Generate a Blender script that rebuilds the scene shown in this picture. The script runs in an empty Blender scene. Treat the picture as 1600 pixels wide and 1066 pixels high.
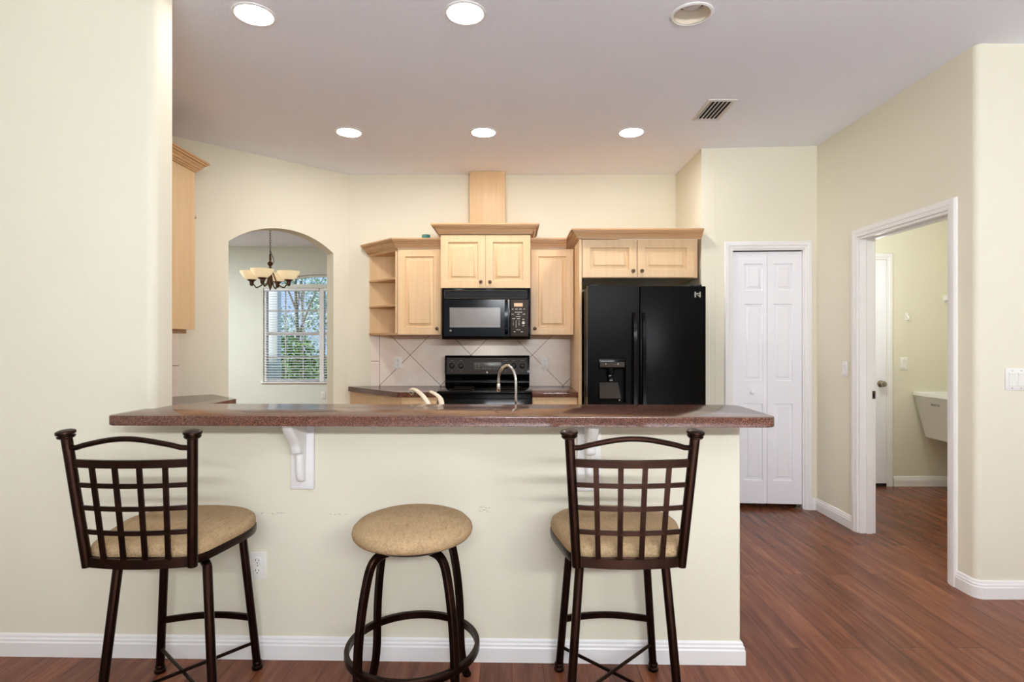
import bpy, bmesh, math, random
from mathutils import Vector, Matrix
SC = bpy.context.scene
COL = SC.collection
R = math.radians
PI = math.pi
rnd = random.Random(7)

# ------------------------------------------------------------------ camera, world, light, exposure
CAMZ = 1.33
cam = bpy.data.objects.new('camera', bpy.data.cameras.new('camera'))
COL.objects.link(cam)
cam.location = (0, 0, CAMZ)
cam.rotation_euler = (PI/2, 0, 0)
cam.data.sensor_width = 36
cam.data.sensor_fit = 'HORIZONTAL'
cam.data.lens = 36*880/1600
cam.data.clip_start = 0.05
SC.camera = cam
SC.view_settings.view_transform = 'Standard'
SC.view_settings.look = 'None'
SC.view_settings.gamma = 1
SC.view_settings.use_curve_mapping = False
SC.view_settings.exposure = 0.03
SC.cycles.use_denoising = True
SC.cycles.max_bounces = 10
SC.cycles.diffuse_bounces = 6
SC.cycles.sample_clamp_indirect = 6
SC.cycles.caustics_reflective = False
SC.cycles.caustics_refractive = False

world = bpy.data.worlds.new('sky')
SC.world = world
world.use_nodes = True
wn = world.node_tree
bg = wn.nodes['Background']
bg.inputs['Color'].default_value = (0.5, 0.7, 1.0, 1)
bg.inputs['Strength'].default_value = 1.0

def lamp(name, kind, loc, rot, energy, color, size=1, size_y=None):
    l = bpy.data.lights.new(name, kind)
    l.energy = energy
    l.color = color
    if kind == 'AREA':
        l.shape = 'RECTANGLE'
        l.size = size
        l.size_y = size_y or size
    elif kind == 'SUN':
        l.angle = R(2)
    else:
        l.shadow_soft_size = size
    if name.startswith(('torch', 'living_lamp')): l.spread = R(115 if 'torch' in name else 82 if 'lamp_' in name else 180)
    o = bpy.data.objects.new(name, l)
    COL.objects.link(o)
    o.location = loc
    o.rotation_euler = rot
    return o
WARM = (1, .86, .68)
# daylight through the living room glazing behind the photographer, added unseen fill lights, garden sun
lamp('daylight_rear', 'AREA', (-.7, -6.85, 1.35), (R(90), 0, 0), 16, (.93, .97, 1), 5.4, 2.4)
lamp('living_lamp_fill_near', 'AREA', (.8, -1.3, 2.84), (0, 0, 0), 215, (.88, .95, 1), .6)  # added unseen downlight, bounced off the pale sheet to the ceiling
lamp('living_lamp_fill_left', 'AREA', (-1.0, -2.6, 2.84), (0, 0, 0), 14, (.95, .97, 1), .6)  # added unseen fill aimed down at the pale sheet
lamp('living_lamp_fill_right', 'AREA', (3.0, -1.6, 2.84), (0, 0, 0), 44, (.88, .95, 1), .6)  # added unseen fill, lifts the ceiling by bounce
lamp('torch_fill_right', 'AREA', (4.2, 1.2, 1.5), (PI, 0, 0), 9, (1, 1, 1), .5)  # added unseen uplight that brightens the ceiling
lamp('key_strip', 'AREA', (.85, -1.8, 2.15), (R(98), 0, 0), 126, (.93, .97, 1), 2.6, .14)  # added broad key strip in place of a flash, throws the stool shadows
lamp('range_lamp', 'AREA', (-.222, 5.02, 1.342), (0, 0, 0), .5, (1, .96, .9), .3, .06)
lamp('laundry_fill', 'AREA', (3.0, 4.0, 2.84), (0, 0, 0), 12, (.94, .98, 1), .4)  # added unseen fill from above for the laundry
lamp('tub_fill', 'POINT', (2.85, 4.55, 1.75), (0, 0, 0), 9, (.94, .98, 1), .1)  # added unseen fill for the tub front
lamp('dining_fill', 'AREA', (-5.2, 6.8, 2.84), (0, 0, 0), 120, (.95, 1, 1), .5)  # added unseen fill for the dining room walls
lamp('garden_sun', 'SUN', (-10, 5, 12), (R(50), 0, R(-65)), 7.0, (1, .95, .85))

# ------------------------------------------------------------------ materials
def lin(c):
    return tuple(((v/255)/12.92 if v/255 <= .04045 else ((v/255+.055)/1.055)**2.4) for v in c)
MATS = {}
class NT:
    def __init__(s, name):
        s.m = bpy.data.materials.new(name)
        s.m.use_nodes = True
        s.t = s.m.node_tree
        s.b = s.t.nodes['Principled BSDF']
        MATS[name] = s.m
    def n(s, typ, **kw):
        x = s.t.nodes.new(typ)
        for k, v in kw.items():
            if k in x.bl_rna.properties and not k.startswith('i_'):
                setattr(x, k, v)
        return x
    def link(s, a, b):
        s.t.links.new(a, b)
    def coords(s, scale=(1, 1, 1), out='Object'):
        tc = s.n('ShaderNodeTexCoord')
        mp = s.n('ShaderNodeMapping')
        mp.inputs['Scale'].default_value = scale
        s.link(tc.outputs[out], mp.inputs['Vector'])
        return mp.outputs['Vector']
    def noise(s, vec, scale, detail=3, rough=.5):
        x = s.n('ShaderNodeTexNoise')
        x.inputs['Scale'].default_value = scale
        x.inputs['Detail'].default_value = detail
        x.inputs['Roughness'].default_value = rough
        s.link(vec, x.inputs['Vector'])
        return x.outputs['Fac']
    def ramp(s, fac, stops):
        x = s.n('ShaderNodeValToRGB')
        e = x.color_ramp.elements
        while len(e) < len(stops):
            e.new(.5)
        for i, (p, c) in enumerate(stops):
            e[i].position = p
            e[i].color = (*c, 1) if len(c) == 3 else c
        s.link(fac, x.inputs['Fac'])
        return x.outputs['Color']
    def mix(s, fac, a, b, mode='MIX'):
        x = s.n('ShaderNodeMix')
        x.data_type = 'RGBA'
        x.blend_type = mode
        for sock, v in ((x.inputs['Factor'], fac), (x.inputs[6], a), (x.inputs[7], b)):
            if isinstance(v, (int, float)):
                sock.default_value = v
            elif isinstance(v, tuple):
                sock.default_value = (*v, 1)
            else:
                s.link(v, sock)
        return x.outputs[2]
    def math(s, op, a, b=None, c=None):
        x = s.n('ShaderNodeMath')
        x.operation = op
        for i, v in enumerate((a, b, c)):
            if v is None:
                continue
            if isinstance(v, (int, float)):
                x.inputs[i].default_value = v
            else:
                s.link(v, x.inputs[i])
        return x.outputs[0]
    def bump(s, h, strength=.1, dist=.01):
        x = s.n('ShaderNodeBump')
        x.inputs['Strength'].default_value = strength
        x.inputs['Distance'].default_value = dist
        s.link(h, x.inputs['Height'])
        s.link(x.outputs['Normal'], s.b.inputs['Normal'])
    def set(s, color=None, rough=.5, metal=0, spec=.5):
        if color is not None:
            if isinstance(color, tuple):
                s.b.inputs['Base Color'].default_value = (*color, 1)
            else:
                s.link(color, s.b.inputs['Base Color'])
        s.b.inputs['Roughness'].default_value = rough
        s.b.inputs['Metallic'].default_value = metal
        s.b.inputs['Specular IOR Level'].default_value = spec
        return s.m

def plain(name, rgb, rough=.5, metal=0, spec=.5, var=.04, scale=6, bump=0, bscale=200):
    t = NT(name)
    c = lin(rgb)
    v = t.coords()
    f = t.noise(v, scale, 3)
    lo = tuple(x*(1-var) for x in c)
    hi = tuple(min(1, x*(1+var)) for x in c)
    t.set(t.ramp(f, [(.3, lo), (.7, hi)]), rough, metal, spec)
    if bump:
        t.bump(t.noise(v, bscale, 2), bump, .004)
    return t.m

WALL = plain('wall_paint', (232, 227, 207), .75, spec=.25, var=.015, scale=1.2, bump=.12, bscale=90)
WALLD = plain('dining_wall_paint', (226, 229, 219), .75, spec=.25, var=.015, scale=1.2)
CEIL = plain('ceiling_paint', (243, 245, 254), .9, spec=.1, var=.012, scale=1.0, bump=.25, bscale=60)
WHITE = plain('white_gloss_paint', (240, 238, 236), .35, var=.01)
DOORW = plain('white_door_paint', (244, 244, 249), .4, var=.01)
PLASTIC = plain('white_plastic', (240, 238, 232), .35, var=.01)
ALMOND = plain('almond_enamel', (226, 212, 186), .25, var=.02)
CHROME = plain('chrome', (225, 222, 215), .12, metal=1, var=.02)
STEEL = plain('brushed_nickel', (170, 162, 150), .28, metal=1, var=.03)
BRONZE = plain('dark_bronze_metal', (40, 23, 16), .34, metal=.9, spec=.3, var=.14, scale=14)
BRASSD = plain('aged_bronze', (92, 70, 52), .4, metal=.7, var=.15, scale=20)
BLACKG = plain('black_gloss', (9, 7, 6), .13, spec=.16, var=.1)
BLACKF = plain('black_textured_enamel', (8, 7, 6), .26, spec=.06, var=.1, bump=.04, bscale=700)
BLACKM = plain('black_matte', (16, 15, 15), .5, var=.1)
DARKP = plain('dark_panel', (60, 53, 47), .45, spec=.15, var=.06)
MWGLASS = plain('window_screen_reflection', (120, 114, 108), .2, var=.05, scale=9)  # tinted mesh screen, its grey also carries the room's reflection
MARK = plain('printed_mark', (205, 200, 190), .5, var=.02)
MARKD = plain('grey_print', (120, 116, 108), .5, var=.02)
LCD = plain('amber_display', (214, 170, 112), .3, var=.02)
LCDD = plain('grey_display', (84, 80, 74), .25, var=.04)
TEAL = plain('teal_plastic', (62, 118, 112), .4, var=.06)
TUB = plain('tub_plastic', (242, 240, 232), .45, var=.015)
GRILLE = plain('vent_metal', (214, 210, 208), .5, var=.02)
DARKH = plain('dark_hollow', (22, 20, 20), .9, var=.05)
SLAT = plain('blind_slat', (236, 238, 242), .5, var=.01)
CREAMC = plain('cream_baffle', (228, 216, 196), .25, var=.02)

def scuffed():
    t = NT('scuffed_wall_paint')
    c = lin((232, 227, 207))
    v = t.coords()
    base = t.ramp(t.noise(v, 1.2, 3), [(.3, tuple(x*.985 for x in c)), (.7, c)])
    tc = t.n('ShaderNodeTexCoord'); sp = t.n('ShaderNodeSeparateXYZ'); t.link(tc.outputs['Object'], sp.inputs[0])
    def box(x0, x1, z, h):
        a = t.math('LESS_THAN', t.math('ABSOLUTE', t.math('SUBTRACT', sp.outputs['X'], (x0+x1)/2)), (x1-x0)/2)
        b = t.math('LESS_THAN', t.math('ABSOLUTE', t.math('SUBTRACT', sp.outputs['Z'], z)), h)
        return t.math('MULTIPLY', a, b)
    m = t.math('MAXIMUM', box(-1.07, -.95, .606, .004), t.math('MAXIMUM', box(-.77, -.69, .604, .003), box(-.14, -.09, .63, .012)))
    k = t.math('MULTIPLY', m, t.math('GREATER_THAN', t.noise(t.coords((60, 60, 160)), 1.5, 3), .56))
    t.set(t.mix(t.math('MULTIPLY', k, .55), base, lin((150, 132, 112))), .75, 0, .25)
    t.bump(t.noise(v, 90, 2), .12, .004)
    return t.m
WALLS = scuffed()

def wood(name, c1, c2, axis='z', rough=.38):
    t = NT(name)
    sc = {'z': (14, 14, .9), 'x': (.9, 14, 14), 'y': (14, .9, 14)}[axis]
    v = t.coords(sc)
    f = t.noise(v, 2.2, 6, .6)
    v2 = t.coords(tuple(s*.18 for s in sc))
    g = t.noise(v2, 2.0, 2)
    a = t.ramp(f, [(.3, lin(c1)), (.72, lin(c2))])
    dk = tuple(x*.93 for x in lin(c1))
    c = t.mix(t.math('MULTIPLY', t.math('SUBTRACT', g, .35), .9), a, dk)
    t.set(c, rough, 0, .4)
    t.bump(f, .03, .002)
    return t.m
MAPLE = wood('maple_vertical', (216, 182, 138), (226, 194, 152))
MAPLEX = wood('maple_horizontal', (190, 147, 102), (206, 165, 120), 'x')

def laminate():
    t = NT('brown_speckled_laminate')
    v = t.coords()
    f = t.noise(v, 190, 2, .6)
    g = t.noise(v, 420, 1)
    c = t.ramp(f, [(.33, lin((50, 27, 21))), (.5, lin((90, 54, 43))), (.66, lin((120, 80, 66)))])
    c = t.mix(t.ramp(g, [(.66, (0, 0, 0)), (.72, (1, 1, 1))]), c, lin((168, 132, 100)))
    t.set(c, .15, 0, .5)
    return t.m
LAM = laminate()

def floor_mat():
    t = NT('laminate_floor')
    tc = t.n('ShaderNodeTexCoord')
    sep = t.n('ShaderNodeSeparateXYZ')
    t.link(tc.outputs['Object'], sep.inputs[0])
    comb = t.n('ShaderNodeCombineXYZ')
    t.link(sep.outputs['Y'], comb.inputs['X'])
    t.link(sep.outputs['X'], comb.inputs['Y'])
    br = t.n('ShaderNodeTexBrick')
    br.offset = .37
    br.inputs['Scale'].default_value = 1
    br.inputs['Brick Width'].default_value = 1.22
    br.inputs['Row Height'].default_value = .128
    br.inputs['Mortar Size'].default_value = .0011
    br.inputs['Mortar Smooth'].default_value = .3
    br.inputs['Bias'].default_value = 0
    br.inputs['Color1'].default_value = (0, 0, 0, 1)
    br.inputs['Color2'].default_value = (1, 1, 1, 1)
    br.inputs['Mortar'].default_value = (.5, .5, .5, 1)
    t.link(comb.outputs[0], br.inputs['Vector'])
    bw = t.n('ShaderNodeRGBToBW')
    t.link(br.outputs['Color'], bw.inputs[0])
    # grain, shifted per plank
    mp = t.n('ShaderNodeMapping')
    mp.inputs['Scale'].default_value = (16, 1.3, 1)
    t.link(tc.outputs['Object'], mp.inputs['Vector'])
    off = t.n('ShaderNodeCombineXYZ')
    t.link(t.math('MULTIPLY', bw.outputs[0], 9.0), off.inputs['Z'])
    add = t.n('ShaderNodeVectorMath')
    t.link(mp.outputs[0], add.inputs[0])
    t.link(off.outputs[0], add.inputs[1])
    f = t.noise(add.outputs[0], 1.6, 8, .65)
    c = t.ramp(f, [(.25, lin((78, 42, 28))), (.5, lin((113, 65, 44))), (.75, lin((140, 89, 61)))])
    tone = t.ramp(bw.outputs[0], [(0, (.80, .77, .76)), (1, (1.14, 1.12, 1.08))])
    c = t.mix(1.0, c, tone, 'MULTIPLY')
    c = t.mix(br.outputs['Fac'], c, lin((58, 30, 24)))
    t.set(c, .26, 0, .2)
    t.bump(f, .05, .002)
    return t.m
FLOOR = floor_mat()

def tile_mat():
    t = NT('diagonal_wall_tile')
    tc = t.n('ShaderNodeTexCoord')
    sep = t.n('ShaderNodeSeparateXYZ')
    t.link(tc.outputs['Object'], sep.inputs[0])
    x = t.math('ADD', sep.outputs['X'], .941)
    z = t.math('SUBTRACT', sep.outputs['Z'], 1.2)
    per = .5645
    def grout(a):
        fr = t.math('FRACT', t.math('ADD', t.math('DIVIDE', a, per), 40.5))
        d = t.math('ABSOLUTE', t.math('SUBTRACT', fr, .5))
        return t.math('LESS_THAN', d, .0055)
    g1 = grout(t.math('ADD', x, z))
    g2 = grout(t.math('SUBTRACT', x, z))
    border = t.math('LESS_THAN', sep.outputs['X'], -1.226)
    gl = t.math('MULTIPLY', t.math('MAXIMUM', g1, g2), t.math('SUBTRACT', 1.0, border))
    gb = t.math('LESS_THAN', t.math('ABSOLUTE', t.math('ADD', sep.outputs['X'], 1.226)), .0022)
    gh = t.math('MULTIPLY', t.math('LESS_THAN', t.math('ABSOLUTE', t.math('SUBTRACT', sep.outputs['Z'], 1.145)), .0025), border)
    g = t.math('MAXIMUM', gl, t.math('MAXIMUM', gb, gh))
    v = t.coords()
    f = t.noise(v, 6, 5, .6)
    c = t.ramp(f, [(.3, lin((236, 220, 206))), (.7, lin((248, 238, 227)))])
    c = t.mix(g, c, lin((122, 90, 68)))
    t.set(c, .3, 0, .5)
    h = t.math('SUBTRACT', t.math('MULTIPLY', t.noise(v, 28, 3), .4), t.math('MULTIPLY', g, .8))
    t.bump(h, .25, .006)
    return t.m
TILE = tile_mat()

def fabric():
    t = NT('tan_woven_fabric')
    v = t.coords((1, 1.8, 1))
    f = t.noise(v, 150, 4, .7)
    g = t.noise(t.coords((1, .25, .5)), 85, 3, .7)
    c = t.ramp(f, [(.3, lin((150, 122, 88))), (.7, lin((192, 164, 126)))])
    c = t.mix(t.ramp(g, [(.3, (.3, .3, .3)), (.5, (0, 0, 0))]), c, lin((98, 72, 48)))
    t.set(c, .85, 0, .2)
    t.bump(t.math('ADD', f, g), .35, .004)
    return t.m
FABRIC = fabric()

def emit(name, rgb, strength):
    t = NT(name)
    t.set(lin(rgb), .5)
    t.b.inputs['Emission Color'].default_value = (*lin(rgb), 1)
    t.b.inputs['Emission Strength'].default_value = strength
    return t.m
CANLIGHT = emit('lit_lamp_lens', (254, 250, 246), 172)
CANNEAR = emit('lit_lamp_lens_near', (254, 250, 246), 60)
SHADE = emit('lit_frosted_glass', (255, 232, 190), .42)

def leafmat(name, c1, c2):
    t = NT(name)
    f = t.noise(t.coords(), 7, 3)
    t.set(t.ramp(f, [(.3, lin(c1)), (.7, lin(c2))]), .5)
    return t.m
LEAF1 = leafmat('shrub_leaf', (44, 88, 30), (126, 176, 66))
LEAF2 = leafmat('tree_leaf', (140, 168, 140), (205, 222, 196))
BARK = plain('bark', (140, 128, 114), .9, var=.2)
LAWN = plain('lawn', (84, 112, 60), .9, var=.2, scale=20)
SIDING = plain('white_stucco', (226, 230, 236), .8, var=.02)

def glassmat():
    t = NT('window_glass')
    t.set((1, 1, 1), .0)
    t.b.inputs['Transmission Weight'].default_value = 1
    t.b.inputs['IOR'].default_value = 1.02
    return t.m
GLASS = glassmat()

# ------------------------------------------------------------------ object helpers
def tag(o, label=None, cat=None, group=None, kind=None):
    if label: o['label'] = label
    if cat: o['category'] = cat
    if group: o['group'] = group
    if kind: o['kind'] = kind
    return o

def thing(name, loc=(0, 0, 0), rz=0, label=None, cat=None, group=None, kind=None, parent=None):
    o = bpy.data.objects.new(name, None)
    COL.objects.link(o)
    o.empty_display_size = .1
    o.location = loc
    o.rotation_euler = (0, 0, rz)
    if parent: o.parent = parent
    return tag(o, label, cat, group, kind)

def pmat(o):
    return Matrix.Translation(o.location) @ o.rotation_euler.to_matrix().to_4x4()

class MB:
    def __init__(s):
        s.bm = bmesh.new()
    def v(s, p):
        return s.bm.verts.new(p)
    def f(s, vs):
        try:
            return s.bm.faces.new(vs)
        except ValueError:
            return None
    def box(s, x0, x1, y0, y1, z0, z1, bevel=0, seg=2):
        r = bmesh.ops.create_cube(s.bm, size=1)
        vs = r['verts']
        for v in vs:
            v.co = Vector(((x0+x1)/2+v.co.x*(x1-x0), (y0+y1)/2+v.co.y*(y1-y0), (z0+z1)/2+v.co.z*(z1-z0)))
        if bevel:
            es = list({e for v in vs for e in v.link_edges})
            bmesh.ops.bevel(s.bm, geom=es, offset=bevel, segments=seg, affect='EDGES', profile=.5)
        return s
    def prism(s, poly, z0, z1, bevel=0, seg=2):
        a = [s.v((p[0], p[1], z0)) for p in poly]
        b = [s.v((p[0], p[1], z1)) for p in poly]
        n = len(poly)
        s.f(a[::-1]); s.f(b)
        side = []
        for i in range(n):
            s.f([a[i], a[(i+1) % n], b[(i+1) % n], b[i]])
        if bevel:
            es = [e for vv in (a, b) for i in range(n) for e in vv[i].link_edges if e.other_vert(vv[i]) is vv[(i+1) % n]]
            bmesh.ops.bevel(s.bm, geom=es, offset=bevel, segments=seg, affect='EDGES', profile=.5)
        return s
    def extrude_poly(s, pts, vec):
        """closed 3-D polygon pts extruded by vec"""
        a = [s.v(p) for p in pts]
        b = [s.v(Vector(p)+Vector(vec)) for p in pts]
        n = len(pts)
        s.f(a[::-1]); s.f(b)
        for i in range(n):
            s.f([a[i], a[(i+1) % n], b[(i+1) % n], b[i]])
        return s
    def loft(s, rings, caps=True, closed=True):
        vr = [[s.v(p) for p in r] for r in rings]
        n = len(vr[0])
        for i in range(len(vr)-1):
            for j in range(n if closed else n-1):
                k = (j+1) % n
                s.f([vr[i][j], vr[i][k], vr[i+1][k], vr[i+1][j]])
        if caps:
            s.f(vr[0][::-1]); s.f(vr[-1])
        return s
    def tube(s, pts, r, n=12, sect=None, up=None, cap=True):
        """tube along pts; r number or list; sect optional list of 2-D unit offsets"""
        pts = [Vector(p) for p in pts]
        m = len(pts)
        rs = r if isinstance(r, (list, tuple)) else [r]*m
        tang = []
        for i in range(m):
            a = pts[max(0, i-1)]; b = pts[min(m-1, i+1)]
            tang.append((b-a).normalized())
        ref = Vector(up) if up else (Vector((0, 0, 1)) if abs(tang[0].z) < .9 else Vector((0, 1, 0)))
        u = (ref - tang[0]*ref.dot(tang[0])).normalized()
        rings = []
        sec = sect or [(math.cos(2*PI*j/n), math.sin(2*PI*j/n)) for j in range(n)]
        for i in range(m):
            t = tang[i]
            if up:
                u = (ref - t*ref.dot(t)).normalized()
            else:
                u = (u - t*u.dot(t)).normalized()
            w = t.cross(u)
            rings.append([pts[i] + (w*a + u*b)*rs[i] for a, b in sec])
        return s.loft(rings, caps=cap)
    def lathe(s, prof, c=(0, 0, 0), axis=(0, 0, 1), n=24, capa=True):
        ax = Vector(axis).normalized()
        u = ax.orthogonal().normalized()
        w = ax.cross(u)
        c = Vector(c)
        rings = []
        for r, h in prof:
            r = max(r, 1e-5)
            rings.append([c + ax*h + (u*math.cos(2*PI*j/n) + w*math.sin(2*PI*j/n))*r for j in range(n)])
        return s.loft(rings, caps=capa)
    def sweep(s, path, prof, side=1, fn=None, closed=False):
        """prof (offset, height) swept along 2-D path with mitres; fn(a,b,h)->3-D"""
        fn = fn or (lambda a, b, h: (a, b, h))
        m = len(path)
        P = [Vector((p[0], p[1])) for p in path]
        rings = []
        for i in range(m):
            def nrm(a, b):
                d = (b-a).normalized()
                return Vector((d.y, -d.x))*side
            if closed:
                n1 = nrm(P[i-1], P[i]); n2 = nrm(P[i], P[(i+1) % m])
            else:
                n1 = nrm(P[i-1], P[i]) if i else nrm(P[0], P[1])
                n2 = nrm(P[i], P[i+1]) if i < m-1 else n1
            k = (n1+n2)
            k = k/(k.length_squared/2) if k.length > 1e-6 else n1
            rings.append([fn(P[i].x+k.x*o, P[i].y+k.y*o, h) for o, h in prof])
        if closed:
            rings.append(rings[0])
            return s.loft(rings, caps=False)
        return s.loft(rings)
    def panel(s, w, h, t, panels, rec=.006, field=.0025, groove=.012, slope=.022, M=None):
        """door slab, front at y=0 facing -y, x 0..w, z 0..h, raised panels (x0,x1,z0,z1)"""
        M = M or Matrix.Identity(4)
        xs = sorted({0, w, *[p[0] for p in panels], *[p[1] for p in panels]})
        zs = sorted({0, h, *[p[2] for p in panels], *[p[3] for p in panels]})
        V = {}
        def g(x, y, z):
            k = (round(x, 5), round(y, 5), round(z, 5))
            if k not in V:
                V[k] = s.v(M @ Vector((x, y, z)))
            return V[k]
        for i in range(len(xs)-1):
            for j in range(len(zs)-1):
                x0, x1, z0, z1 = xs[i], xs[i+1], zs[j], zs[j+1]
                pm = [p for p in panels if abs(p[0]-x0) < 1e-6 and abs(p[2]-z0) < 1e-6]
                if not pm:
                    s.f([g(x0, 0, z0), g(x1, 0, z0), g(x1, 0, z1), g(x0, 0, z1)])
                    continue
                rr = []
                for ins, d in ((0, 0), (.004, rec), (groove, rec), (groove+slope*.75, field+.004), (groove+slope*.75+.003, field)):
                    rr.append([g(x0+ins, d, z0+ins), g(x1-ins, d, z0+ins), g(x1-ins, d, z1-ins), g(x0+ins, d, z1-ins)])
                for a, b in zip(rr, rr[1:]):
                    for q in range(4):
                        s.f([a[q], a[(q+1) % 4], b[(q+1) % 4], b[q]])
                s.f(rr[-1])
        # back and sides
        s.f([g(0, t, 0), g(0, t, h), g(w, t, h), g(w, t, 0)])
        for zz in (0, h):
            for i in range(len(xs)-1):
                pass
        s.f([g(x, 0, 0) for x in xs][::-1] + [g(0, t, 0), g(w, t, 0)])
        s.f([g(x, 0, h) for x in xs] + [g(w, t, h), g(0, t, h)])
        s.f([g(0, 0, z) for z in zs] + [g(0, t, h), g(0, t, 0)])
        s.f([g(w, 0, z) for z in zs][::-1] + [g(w, t, 0), g(w, t, h)])
        return s
    def text(s, body, size, M, depth=.0004):
        cu = bpy.data.curves.new('lettering', 'FONT')
        cu.body = body; cu.size = size; cu.extrude = depth
        cu.align_x = 'CENTER'; cu.align_y = 'CENTER'
        o = bpy.data.objects.new('lettering', cu)
        COL.objects.link(o)
        dg = bpy.context.evaluated_depsgraph_get()
        me = bpy.data.meshes.new_from_object(o.evaluated_get(dg))
        me.transform(M)
        s.bm.from_mesh(me)
        bpy.data.objects.remove(o); bpy.data.curves.remove(cu); bpy.data.meshes.remove(me)
        return s
    def xf(s, M):
        s.bm.transform(M)
        return s
    def build(s, name, mat, parent=None, world=False, smooth=35):
        bmesh.ops.remove_doubles(s.bm, verts=s.bm.verts, dist=1e-5)
        bmesh.ops.recalc_face_normals(s.bm, faces=s.bm.faces)
        if world and parent is not None:
            M = pmat(parent)
            if parent.parent: M = pmat(parent.parent) @ M
            s.bm.transform(M.inverted())
        me = bpy.data.meshes.new(name)
        s.bm.to_mesh(me)
        s.bm.free()
        me.materials.append(mat)
        me.shade_smooth()
        me.set_sharp_from_angle(angle=R(smooth))
        o = bpy.data.objects.new(name, me)
        COL.objects.link(o)
        if parent is not None: o.parent = parent
        return o

def struct(o):
    o['kind'] = 'structure'
    return o

def rpoly(pts, rads, n=6):
    out = []
    m = len(pts)
    for i in range(m):
        p = Vector(pts[i][:2]); r = rads[i] if isinstance(rads, (list, tuple)) else rads
        if not r:
            out.append(tuple(p)); continue
        a = (Vector(pts[i-1][:2])-p).normalized(); b = (Vector(pts[(i+1) % m][:2])-p).normalized()
        ang = a.angle(b)
        d = r/math.tan(ang/2)
        p1 = p+a*d; p2 = p+b*d
        c = p+(a+b).normalized()*(r/math.sin(ang/2))
        a1 = math.atan2(p1.y-c.y, p1.x-c.x); a2 = math.atan2(p2.y-c.y, p2.x-c.x)
        da = (a2-a1+PI) % (2*PI)-PI
        for k in range(n+1):
            t = a1+da*k/n
            out.append((c.x+r*math.cos(t), c.y+r*math.sin(t)))
    return out

def bez(p0, p1, p2, p3, n=12):
    p0, p1, p2, p3 = map(Vector, (p0, p1, p2, p3))
    return [p0*(1-t)**3+p1*3*t*(1-t)**2+p2*3*t*t*(1-t)+p3*t**3 for t in [i/n for i in range(n+1)]]

def crs(pts, n=6):
    """Catmull-Rom through pts"""
    P = [Vector(p) for p in pts]
    P = [P[0]*2-P[1]]+P+[P[-1]*2-P[-2]]
    out = []
    for i in range(1, len(P)-2):
        for k in range(n):
            t = k/n
            a, b, c, d = P[i-1:i+3]
            out.append(.5*((2*b)+(c-a)*t+(2*a-5*b+4*c-d)*t*t+(3*b-a-3*c+d)*t**3))
    out.append(P[-2])
    return out

# ------------------------------------------------------------------ the setting
HC = 2.868           # ceiling height
TH = math.atan(-.0213)   # the bar runs about 1.2 degrees off square
BAR0 = Vector((0, 2.342, 0))
def bw(s, u):        # bar frame -> plan
    return (s*math.cos(TH)-u*math.sin(TH), 2.342+s*math.sin(TH)+u*math.cos(TH))
BT = .138            # bar wall thickness

struct(MB().box(-7, 6, -7.5, 9.4, -.1, 0).build('floor', FLOOR))

BOUNCE = plain('pale_bounce', (240, 240, 242), .95, spec=.1, var=.03, scale=30)
tag(MB().box(-3.2, 4.8, -6.4, .4, .0005, .014, .003).build('rear_bounce_sheet', BOUNCE), 'large pale bounce sheet added unseen behind the camera', 'bounce sheet')  # added out of view to throw light up onto the ceiling

tag(MB().box(-1.42, .5, 3.14, 4.52, .0005, .012, .003).build('kitchen_bounce_sheet', BOUNCE), 'pale bounce sheet added unseen on the floor between the bar and the range', 'mat')  # added behind the bar to bounce the can light onto the ceiling

def ceiling():
    m = MB()
    lx, ly, h = .846, 2.649, .15
    xs = [-7, lx-h, lx+h, 6]; ys = [-7.5, ly-h, ly+h, 9.4]
    for i in range(3):
        for j in range(3):
            if i == 1 and j == 1: continue
            m.f([m.v((xs[i], ys[j], HC)), m.v((xs[i+1], ys[j], HC)), m.v((xs[i+1], ys[j+1], HC)), m.v((xs[i], ys[j+1], HC))])
    n = 48; r = .083
    ci = []; sq = []
    for k in range(n):
        a = 2*PI*k/n
        c, s_ = math.cos(a), math.sin(a)
        q = h/max(abs(c), abs(s_))
        ci.append(m.v((lx+r*c, ly+r*s_, HC))); sq.append(m.v((lx+q*c, ly+q*s_, HC)))
    for k in range(n):
        m.f([ci[k], sq[k], sq[(k+1) % n], ci[(k+1) % n]])
    o = HC+.25
    m.f([m.v((-7, -7.5, o)), m.v((6, -7.5, o)), m.v((6, 9.4, o)), m.v((-7, 9.4, o))])
    for a, b in (((-7, -7.5), (6, -7.5)), ((6, -7.5), (6, 9.4)), ((6, 9.4), (-7, 9.4)), ((-7, 9.4), (-7, -7.5))):
        m.f([m.v((*a, HC)), m.v((*b, HC)), m.v((*b, o)), m.v((*a, o))])
    return struct(m.build('ceiling', CEIL))
ceiling()

# left wall that ends in a rounded corner at the bar, and the bar half wall
struct(MB().prism(rpoly([bw(-3.5, 0), bw(-1.51, 0), bw(-1.51, BT), bw(-3.5, BT)], [0, .035, .02, 0]), 0, HC).build('wall_left', WALL))
struct(MB().prism(rpoly([bw(-1.54, .0), bw(.943, 0), bw(.943, BT), bw(-1.54, BT)], [0, .012, .012, 0]), 0, 1.0065).build('wall_bar', WALLS))
# kitchen left wall
struct(MB().prism([(-2.62, 2.50), (-2.62, 4.1457), (-2.74, 4.026), (-2.74, 2.50)], 0, HC).build('wall_kitchen_left', WALL))
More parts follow.
